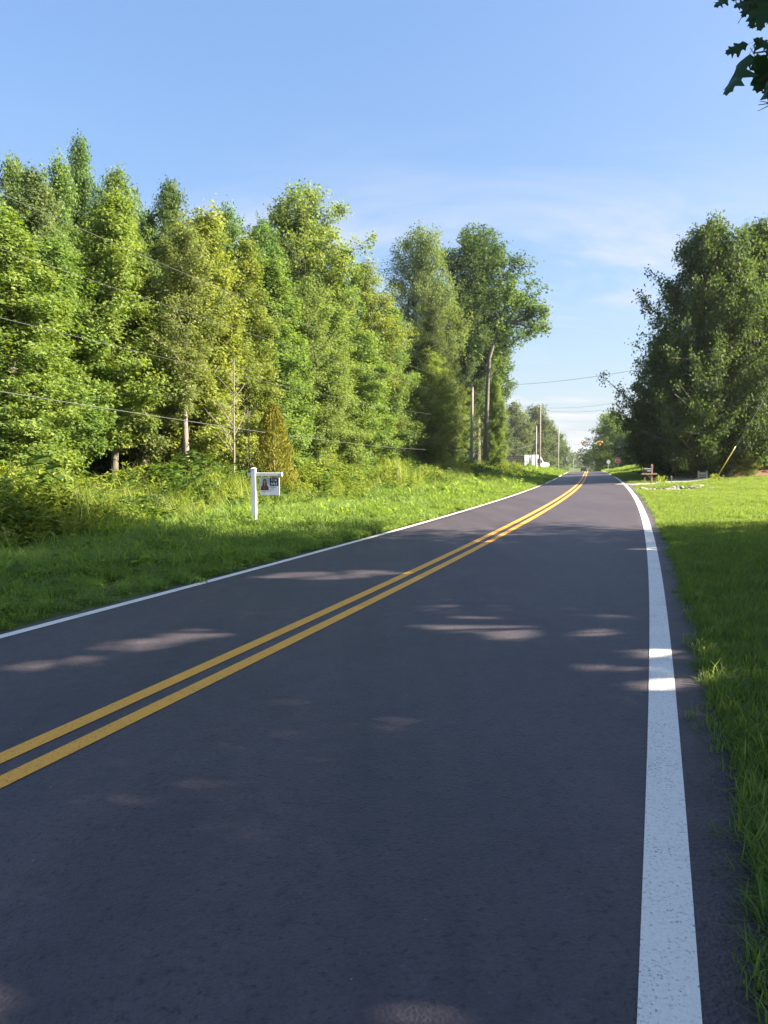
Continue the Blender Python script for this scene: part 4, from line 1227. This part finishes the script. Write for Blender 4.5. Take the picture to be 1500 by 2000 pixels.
def pole(px, base_py, top_py, Y, rad, label, material, arms=(), name='utility_pole', group='utility poles', extra=None):
    b = P(px, base_py, Y); b.z = gz(b.x, b.y)
    top = P(px, top_py, Y).z - b.z
    root = thing(name, label, 'utility pole', b, 0, group)
    m = MB(); m.tube([(0, 0, -0.5), (0, 0, top * .5), (0, 0, top)], [rad, rad * .86, rad * .72], 12); m.build('pole_shaft', material, root, smooth=True)
    pin = MB()
    pin.tube([(0, 0, top), (0, 0, top + .12), (0, 0, top + .22)], [.03, .06, .03], 8)
    pin.build('insulator', M['steel'], root)
    for z, l in arms:
        a = MB(); a.box((0, -rad - .05, z), (l, .09, .11), bev=.01); ar = a.build('crossarm', material, root)
        for s in (-1, 0.55):
            i_ = MB(); i_.tube([(s * l / 2 * .9, -rad - .05, z + .06), (s * l / 2 * .9, -rad - .05, z + .14), (s * l / 2 * .9, -rad - .05, z + .22)], [.02, .05, .03], 8); i_.build('insulator', M['steel'], ar)
    if extra: extra(root, top)
    return b + Vector((0, 0, top))
def ground_wire(root, top):
    m = MB(); m.tube([(.03, -.17, 0), (.03, -.16, top * .7)], .02, 5); m.build('conduit', M['steel'], root)
A_top = pole(921, 925, 755, 70, 0.17, 'weathered utility pole in front of the dark oaks at the end of the wood', M['pole'], arms=(), extra=ground_wire)
B_top = pole(1053.5, 916, 792, 118, 0.18, 'tall brown utility pole beside the white truck', M['pole'], arms=())
S_top = pole(1046.5, 916, 834, 114, 0.12, 'short pale service pole left of the tall brown one', M['pole_grey'])
D_top = pole(1090, 915, 832, 150, 0.14, 'slim pole carrying the signal wire right of the truck', M['pole_grey'])
E_top = pole(1106.5, 913, 886, 260, 0.14, 'far pole beside the pale sign at the crest', M['pole_grey'], name='utility_pole')
F_top = pole(1120, 914, 897, 330, 0.14, 'farthest little pole over the dip in the road', M['pole_grey'], name='utility_pole')
Rp = P(1552, 930, 45)
R_top = pole(1552, 930, 650, 45, 0.17, 'utility pole standing among the trees right of the lawn, holding the guy wire', M['pole'])
L0 = pole(-260, 960, 270, 12, 0.17, 'utility pole left of the viewer where the roadside wires come from', M['pole'])

WG = 'overhead wires'
def wire(a, b, sag, label, rad=0.011, material='wire', group=WG, n=40):
    a = Vector(a); b = Vector(b)
    m = MB(); pts = []
    for i in range(n + 1):
        t = i / n; p = a.lerp(b, t); p.z -= 4 * sag * t * (1 - t); pts.append(p)
    m.tube(pts, rad, 5)
    o = m.build('overhead_wire', M[material], smooth=True)
    tag(o, label, 'wire', group)
    return o
def on_pole(top, py, px, Y): return Vector((top.x, top.y - .17, P(px, py, Y).z))
lw = [(378, 757, 0.35, 'topmost wire crossing in front of the wood'), (487, 778, 0.35, 'second wire from the top in front of the wood'),
      (620, 817, 0.45, 'third wire from the top in front of the wood'), (765, 878, 0.5, 'lowest thick cable in front of the wood, above the for sale sign')]
for i, (y0, y1, sag, lab) in enumerate(lw):
    end = Vector((A_top.x, A_top.y - .1, P(921, y1, 70).z + (0.12 if i == 0 else 0)))
    # height at the far support so that it enters the view where it does, sag included
    ts = np.linspace(0.02, 0.9, 400)
    xs = L0.x + (end.x - L0.x) * ts; ys = L0.y + (end.y - L0.y) * ts
    k_ = int(np.argmin([abs(P(0, y0, y_).x - x_) for x_, y_ in zip(xs, ys)]))
    t_ = ts[k_]; zt_ = P(0, y0, ys[k_]).z
    z0 = (zt_ + 4 * sag * t_ * (1 - t_) - end.z * t_) / (1 - t_)
    wire((L0.x, L0.y, z0), end, sag, lab, 0.009 if i == 3 else 0.005, 'wire_alu')
zb = lambda px, py, Y: P(px, py, Y)
wire(A_top + Vector((0, 0, .1)), R_top + Vector((0, 0, .1)), 0.9, 'high wire sweeping over the road toward the big right-hand trees', 0.013)
wire(B_top + Vector((0, 0, -.3)), R_top + Vector((0, 0, -1.5)), 1.1, 'pair of wires over the road, the upper one', 0.013)
wire(B_top + Vector((0, 0, -.7)), R_top + Vector((0, 0, -1.9)), 1.35, 'pair of wires over the road, the lower one', 0.013)
wire(P(1053.5, 852, 118), P(900, 845, 118), 0.4, 'thin wire from the tall brown pole back into the wood', 0.014)
wire(P(1053.5, 863, 118), P(968, 880, 100), 0.4, 'slack cable from the tall brown pole down to the wood edge', 0.018)
wire(P(1090, 838, 150), P(1300, 834, 150), 0.5, 'thin wire above the signals over the crossroad', 0.012)
wire(P(1090, 836, 150), P(1053.5, 800, 118), 0.3, 'wire between the tall brown pole and the slim pole', 0.012)
wire(A_top + Vector((0, 0, -.4)), B_top + Vector((0, 0, -.1)), 0.9, 'wire running on from the weathered pole to the tall brown pole', 0.012)

def guy_wire():
    a = P(1395, 938, 46.0); a.z = gz(a.x, a.y)
    b = Vector((R_top.x, R_top.y, R_top.z - 0.4))
    root = thing('guy_wire', 'steel guy wire with a yellow plastic guard slanting up from the lawn into the trees', 'guy wire', a)
    d = b - a
    m = MB(); m.tube([Vector((0, 0, -.1)), d], 0.010, 6); m.build('wire_strand', M['steel'], root, smooth=True)
    g_ = MB(); g_.tube([d * 0.01, d * 0.255], 0.027, 10); g_.build('yellow_guard', M['yellow_guard'], root, smooth=True)
    an = MB(); an.tube([Vector((0, 0, -.2)) - d * .01, d * 0.012], 0.018, 6); an.build('anchor_rod', M['steel'], root)
guy_wire()

def octagon(rad, n=8): return [(rad * math.cos(math.pi / 8 + 2 * math.pi * i / n), rad * math.sin(math.pi / 8 + 2 * math.pi * i / n)) for i in range(n)]
def stop_sign(px, py_c, Y, half_px, rz, label, front=True, wood=True, group='roadside signs'):
    c = P(px, py_c, Y); b = Vector((c.x, c.y, gz(c.x, c.y)))
    zc = c.z - b.z; rad = half_px / 1400 * Y / math.cos(math.pi / 8)
    root = thing('stop_sign' if front else 'road_sign', label, 'stop sign' if front else 'sign', b, rz, group)
    m = MB()
    if wood: m.box((0, .06, (zc + rad * .6) / 2 - .2), (.11, .09, zc + rad * .6 + .4), bev=.008)
    else: m.box((0, .04, (zc + rad) / 2 - .2), (.06, .04, zc + rad + .4), bev=.005)
    m.build('post', M['post_wood'] if wood else M['steel'], root)
    p = MB(); p.prism([(x, z + zc) for x, z in octagon(rad)], -.004, .004)
    face = p.build('sign_plate', M['sign_red'] if front else M['sign_back'], root)
    if front:
        w = MB()
        oo = octagon(rad * .97); ii = octagon(rad * .90)
        w.add([(x, -.007, z + zc) for x, z in oo] + [(x, -.007, z + zc) for x, z in ii], [(i, (i + 1) % 8, 8 + (i + 1) % 8, 8 + i) for i in range(8)])
        w.build('white_border', M['white_print'], face)
        me = text_mesh('STOP', rad * .92, width=0.82); me.materials.append(M['white_print'])
        t = link_mesh('lettering', me, face); t.location = (0, -.009, zc); t.rotation_euler = (math.pi / 2, 0, 0)
    return root
stop_sign(1207, 899, 105, 5.2, R(-17), 'red stop sign on a brown post left of the mailbox at the crossroad')
stop_sign(1270, 900, 112, 3.6, R(-40), 'smaller red stop sign in the shade just behind the mailbox post')
stop_sign(1188.5, 902, 116, 3.9, R(10), 'pale grey-green back of a sign on a thin post, right of the crest', False, False)
stop_sign(1103.5, 902, 122, 3.9, R(-35), 'white-grey back of an octagonal sign left of the road at the crest', False, False)

def beacon(px, py_top, py_bot, Y, rz, label, dim):
    t = P(px, py_top, Y); bt = P(px, py_bot, Y); h = t.z - bt.z
    root = thing('flashing_beacon', label, 'traffic signal', bt, rz, 'signals over the crossroad')
    m = MB(); m.box((0, 0, h * .5), (.26, .26, h * .62), bev=.02); m.box((0, 0, h * .06), (.14, .14, h * .12), bev=.02)
    m.build('housing', M['signal_yellow'], root)
    hg = MB(); hg.tube([(0, 0, h * .8), (0, 0, h * 1.05)], .03, 6); hg.build('hanger', M['steel'], root)
    for k in range(4):
        q = Matrix.Rotation(k * math.pi / 2, 3, 'Z')
        d = MB(); rot = q
        pts = [q @ Vector((0, -.13, h * .56)), q @ Vector((0, -.22, h * .56))]
        d.tube(pts, .20, 12); sec = d.build('signal_face', M['signal_yellow'], root)
        ln = MB(); ln.tube([q @ Vector((0, -.221, h * .56)), q @ Vector((0, -.235, h * .56))], [.155, .13], 12); ln.build('lens', M['lens_red'] if k % 2 else M['lens_amber'], sec)
        vz = MB(); vs = []; fs = []; nn = 9
        for i in range(nn):
            a = -0.35 + (math.pi + .7) * i / (nn - 1)
            for y, rr in ((-.22, .19), (-.46, .17)): vs.append(q @ Vector((math.cos(a) * rr, y, h * .56 + math.sin(a) * rr)))
        for i in range(nn - 1): fs.append((2 * i, 2 * i + 1, 2 * i + 3, 2 * i + 2))
        vz.add(vs, fs)
        o = vz.build('visor', M['signal_yellow'], sec); sm = o.modifiers.new('thickness', 'SOLIDIFY'); sm.thickness = .01
beacon(1139, 858, 871, 132, 0.5, 'left flashing signal hung over the road, pale in the sun against the sky', False)
beacon(1171.5, 858.5, 871, 124, 0.1, 'right flashing signal hung before the roadside tree, deep orange', False)
wire(P(1090, 862, 150), P(1310, 858, 112), 0.35, 'span wire that carries the two flashing signals', 0.016)
wire(P(1090, 866, 150), P(1310, 874, 112), 0.1, 'lower tether wire beneath the two flashing signals', 0.012)

def mailbox():
    Y = 45.0; b = P(1272, 949, Y); b.z = gz(b.x, b.y)
    u = Y / 1400
    root = thing('mailbox', 'wooden mailbox post with a crossarm, black box and lettered name boards by the drive', 'mailbox', b, 0)
    m = MB(); m.box((0, 0, .5), (.11, .11, 1.4), bev=.008)
    m.add([(-.055, -.055, 1.2), (.055, -.055, 1.2), (.055, .055, 1.2), (-.055, .055, 1.2), (0, 0, 1.27)], [(0, 1, 4), (1, 2, 4), (2, 3, 4), (3, 0, 4)])
    post = m.build('post', M['post_wood'], root)
    a = MB(); a.box((-.17, -.075, .64), (.98, .04, .09), bev=.004); a.box((-.17, .075, .64), (.98, .04, .09), bev=.004); a.build('crossarm', M['post_wood'], root)
    br = MB(); br.box((-.14, 0, .46), (.38, .06, .06), rot=Matrix.Rotation(R(42), 3, 'Y')); br.build('brace', M['post_wood'], root)
    bx = MB()
    prof = [(-.085, 0), (.085, 0), (.085, .13)] + [(.085 * math.cos(t), .13 + .085 * math.sin(t)) for t in (0.5, 1.0, 1.57, 2.14, 2.64)] + [(-.085, .13)]
    n = len(prof)
    for_v = [(-.62, y, .695 + z) for y, z in prof] + [(-.14, y, .695 + z) for y, z in prof]
    bx.add(for_v, [tuple(range(n)), tuple(reversed(range(n, 2 * n)))] + [(i, i + n, (i + 1) % n + n, (i + 1) % n) for i in range(n)])
    box = bx.build('box', M['black_metal'], root)
    dr = MB(); dr.add([(-.632, y * 1.05, .69 + z * 1.03) for y, z in prof] + [(-.622, y * 1.05, .69 + z * 1.03) for y, z in prof],
                      [tuple(range(n)), tuple(reversed(range(n, 2 * n)))] + [(i, i + n, (i + 1) % n + n, (i + 1) % n) for i in range(n)])
    dr.build('door', M['black_metal'], box)
    fl = MB(); fl.box((-.25, -.095, .86), (.02, .008, .14)); fl.box((-.22, -.095, .92), (.06, .008, .05)); fl.build('flag', M['sign_red'], box)
    pl = MB(); pl.box((-.32, -.10, .96), (.50, .02, .11), bev=.003); pl.box((-.28, -.10, .83), (.42, .02, .10), bev=.003); plate = pl.build('name_board', M['black_metal'], root)
    r = random.Random(4); q = MB()
    for z, xa, xb in ((.94, -.52, -.10), (.81, -.30, -.10)):
        x = xa
        while x < xb:
            w = r.uniform(.02, .034); hh = r.uniform(.035, .05)
            q.box((x + w / 2, -.1115, z + hh / 2), (w, .002, hh)); x += w + .014
    q.build('pale_lettering', M['white_print'], plate)
    m2 = MB(); m2.tube([(-.30, .35, -.3), (-.30, .35, .42)], .03, 6); m2.build('stake', M['post_wood'], root)
mailbox()

def rail():
    Y = 50; b = P(1372, 931, Y); b.z = gz(b.x, b.y); u = Y / 1400
    root = thing('wooden_rail', 'low grey wooden rail between two short posts under the big dark tree', 'rail', b, R(-6))
    w = 15.5 * u
    for s in (-1, 1):
        m = MB(); m.box((s * w / 2, 0, .16), (.10, .10, .90), bev=.008); m.build('post', M['pole_grey'], root)
    m = MB(); m.box((0, -.01, .42), (w - .10, .05, .16), bev=.006); m.build('board', M['pole_grey'], root)
    m = MB(); m.box((0, -.01, .22), (w - .10, .05, .10), bev=.006); m.build('board', M['pole_grey'], root)
rail()

def riprap():
    b = Vector((15.6, 38.4, 0)); b.z = gz(b.x, b.y)
    root = thing('stone_riprap', 'bank of loose pale stones at the ditch end under the gravel drive', 'stones', b)
    r = random.Random(8)
    ms = []
    for k in range(5):
        vs = []; n = 0
        rr = random.Random(30 + k)
        for z, rad in ((-.5, .6), (-.1, 1.0), (.35, .85), (.6, .35)):
            for i in range(6):
                a = i * math.pi / 3 + z; q = rad * rr.uniform(.75, 1.15); vs.append((math.cos(a) * q, math.sin(a) * q * .8, z * .7 * rr.uniform(.85, 1.15)))
        fs = [(5, 4, 3, 2, 1, 0), (18, 19, 20, 21, 22, 23)] + [(l * 6 + i, l * 6 + (i + 1) % 6, l * 6 + 6 + (i + 1) % 6, l * 6 + 6 + i) for l in range(3) for i in range(6)]
        me = bpy.data.meshes.new('stone'); me.from_pydata(vs, [], fs); me.materials.append(M['stone']); ms.append(me)
    for i in range(120):
        t = r.random(); x = b.x - 1.7 + 3.6 * t; y = b.y - 0.9 + r.random() * 1.9 + 0.3 * t
        o = bpy.data.objects.new('stone', ms[i % 5]); C.objects.link(o); o.parent = root
        s = r.uniform(.07, .19)
        o.location = Vector((x, y, gz(x, y) + s * .25)) - b; o.scale = (s * r.uniform(.9, 1.5), s, s * r.uniform(.6, 1)); o.rotation_euler = (r.uniform(-.4, .4), r.uniform(-.4, .4), r.uniform(0, 6.28))
riprap()

def truck():
    Y = 172.0; u = Y / 1400
    b = P(1046, 912, Y); gzb = gz(b.x, b.y)
    b.z = P(1046, 888, Y).z - 3.95
    root = thing('semi_truck', 'white sleeper cab semi truck with stacked dark cages on its trailer, parked beyond the field', 'truck', b, R(6))
    # x along the truck, nose to +x
    cab = MB()
    cab.prism([(-1.3, 1.0), (-1.3, 3.6), (-1.1, 3.9), (.2, 3.95), (.75, 3.6), (1.25, 2.9), (1.35, 2.3), (2.85, 2.0), (3.05, 1.75), (3.1, .75), (1.6, .7), (1.3, 1.0)], -1.2, 1.2)
    body = cab.build('cab', M['truck_white'], root)
    for s in (-1, 1):
        w = MB(); w.prism([(.05, 2.0), (.05, 2.95), (.85, 2.95), (1.2, 2.4), (1.2, 2.0)], s * 1.205 - .01, s * 1.205 + .01); w.build('side_window', M['glass'], body)
        d = MB(); d.prism([(.25, 1.05), (.25, 2.1), (1.2, 2.1), (1.2, 1.05)], s * 1.206 - .008, s * 1.206 + .008); dd = d.build('door', M['truck_white'], body)
        hl = MB(); hl.box((3.06, s * .85, 1.35), (.12, .35, .3), bev=.03); hl.build('headlight', M['chrome'], body)
        mr = MB(); mr.box((1.3, s * 1.42, 2.3), (.12, .22, .55), bev=.03); mr.tube([(1.25, s * 1.2, 2.2), (1.3, s * 1.4, 2.2)], .02, 5); mr.build('mirror', M['truck_white'], body)
        tk = MB(); tk.tube([(-.9, s * 1.05, .75), (.3, s * 1.05, .75)], .3, 12); tk.build('fuel_tank', M['chrome'], root)
        ex = MB(); ex.tube([(-1.42, s * .95, .9), (-1.42, s * .95, 3.8)], .07, 8); ex.build('exhaust_stack', M['chrome'], root)
    ws = MB(); ws.add([(1.262, -1.05, 2.92), (1.262, 1.05, 2.92), (1.362, 1.05, 2.35), (1.362, -1.05, 2.35)], [(0, 1, 2, 3)]); ws.build('windscreen', M['glass'], body)
    gl = MB(); gl.box((3.09, 0, 1.3), (.06, 1.1, .75), bev=.02); gl.build('grille', M['chrome'], body)
    bp = MB(); bp.box((3.15, 0, .65), (.25, 2.35, .35), bev=.05); bp.build('bumper', M['chrome'], root)
    ch = MB(); ch.box((-2.2, 0, .85), (4.2, .9, .22)); ch.build('chassis', M['black_metal'], root)
    hb = MB(); hb.box((-2.62, 0, 2.55), (1.05, 2.4, 2.55), bev=.06); hb.build('headboard', M['truck_white'], root)
    tb = MB(); tb.box((-8.8, 0, 1.16), (12.0, 2.45, .22)); tb.build('flatbed', M['black_metal'], root)
    for c in range(9):
        for lv in range(5):
            m = MB(); x = -3.85 - c * 1.22; z = 1.30 + lv * .49
            m.box((x, 0, z + .02), (1.16, 2.3, .04)); m.box((x, 0, z + .43), (1.16, 2.3, .035))
            for k in range(7):
                for s in (-1, 1): m.box((x - .56 + k * .187, s * 1.14, z + .225), (.035, .03, .37))
            m.box((x, 0, z + .225), (1.0, 1.9, .30))
            m.build('cage', M['cage'], root)
    st = MB(); st.tube([(-3.3, -1.22, 1.1), (-2.95, -1.25, 2.6)], .03, 5); st.build('strap', M['chrome'], root)
    def wheel(x, y):
        t = MB(); t.tube([(x, y - .14, .52), (x, y - .1, .52), (x, y + .1, .52), (x, y + .14, .52)], [.46, .52, .52, .46], 18); w = t.build('wheel', M['rubber'], root)
        q = MB(); q.tube([(x, y - .16, .52), (x, y + .16, .52)], .27, 12); q.build('rim', M['chrome'], w)
    for x in (2.25, -1.7, -3.0, -12.2, -13.5):
        for s in (-1, 1): wheel(x, s * 1.05)
truck()

def far_car():
    Y = 225.0; b = P(1140, 916, Y)
    top = P(1140, 912.5, Y).z
    root = thing('dark_car', 'dark car just showing over the crest of the road', 'car', (b.x, b.y, top - 1.5), R(73))
    m = MB(); m.prism([(-2.2, .35), (-2.2, .85), (-1.5, .95), (-1.0, 1.45), (.5, 1.48), (1.2, .98), (2.1, .85), (2.25, .6), (2.2, .35)], -.85, .85)
    m.build('body', M['car_dark'], root)
    w = MB(); w.add([(.56, -.7, 1.44), (.56, .7, 1.44), (1.18, .78, 1.02), (1.18, -.78, 1.02)], [(0, 1, 2, 3)])
    w.v = [(x + .03, y, z + .02) for x, y, z in w.v]; w.build('windscreen', M['glass'], root)
    for s in (-1, 1):
        h = MB(); h.box((2.2, s * .6, .7), (.1, .3, .14), bev=.02); h.build('headlight', M['chrome'], root)
        for x in (-1.35, 1.4):
            t = MB(); t.tube([(x, s * .7, .33), (x, s * .88, .33)], .33, 14); t.build('wheel', M['rubber'], root)
far_car()

# two bright leafy sprigs at the foot of the guy wire, a stake and a marker by the drive
def sprig(px, py, Y, label):
    b = P(px, py, Y); b.z = gz(b.x, b.y)
    root = thing('weed_sprig', label, 'plant', b)
    r = np.random.default_rng(int(px)); G = Geo(); k = 60
    c = np.stack([r.normal(0, .12, k), r.normal(0, .12, k), r.uniform(.05, .45, k)], 1)
    G.leaves(c, r.normal(0, 1, (k, 3)) + np.array([0, 0, .6]), np.array([0, 0, 1]) + r.normal(0, .4, (k, 3)), r.uniform(.1, .2, k), r.normal(.6, .15, k), 'kite', .45)
    link_mesh('leaves', G.mesh('leaves', M['weed']), root)
sprig(1391, 944, 44, 'bright weed sprig at the foot of the yellow guy guard')
sprig(1400, 942, 44.6, 'bright weed sprig just right of the yellow guy guard')
sprig(1286, 947, 44.3, 'leafy green weed at the foot of the mailbox post')
sprig(1296, 948, 44.6, 'leafy weed between the mailbox post and the marker stake')
def stake(px, py, Y):
    b = P(px, py, Y); b.z = gz(b.x, b.y)
    root = thing('marker_stake', 'thin dark marker stake at the edge of the gravel drive', 'stake', b)
    m = MB(); m.box((0, 0, .15), (.05, .05, .6), bev=.004); m.build('shaft', M['post_wood'], root)
    m = MB(); m.box((0, 0, .47), (.07, .07, .05), bev=.004); m.build('cap', M['steel'], root)
stake(1311, 948, 45)

# ------------------------------------------------------------------ the summer air
hz_me = MB(); hz_me.box((0, 1480, 6), (5600, 3200, 54))
hm = bpy.data.materials.new('haze'); hm.use_nodes = True; hm.node_tree.nodes.clear()
ho = hm.node_tree.nodes.new('ShaderNodeOutputMaterial'); hv = hm.node_tree.nodes.new('ShaderNodeVolumePrincipled')
hv.inputs['Color'].default_value = (0.86, 0.92, 1.0, 1); hv.inputs['Density'].default_value = 0.00018; hv.inputs['Anisotropy'].default_value = 0.2
hm.node_tree.links.new(hv.outputs[0], ho.inputs['Volume'])
haze = tag(hz_me.build('haze', hm), kind='stuff')
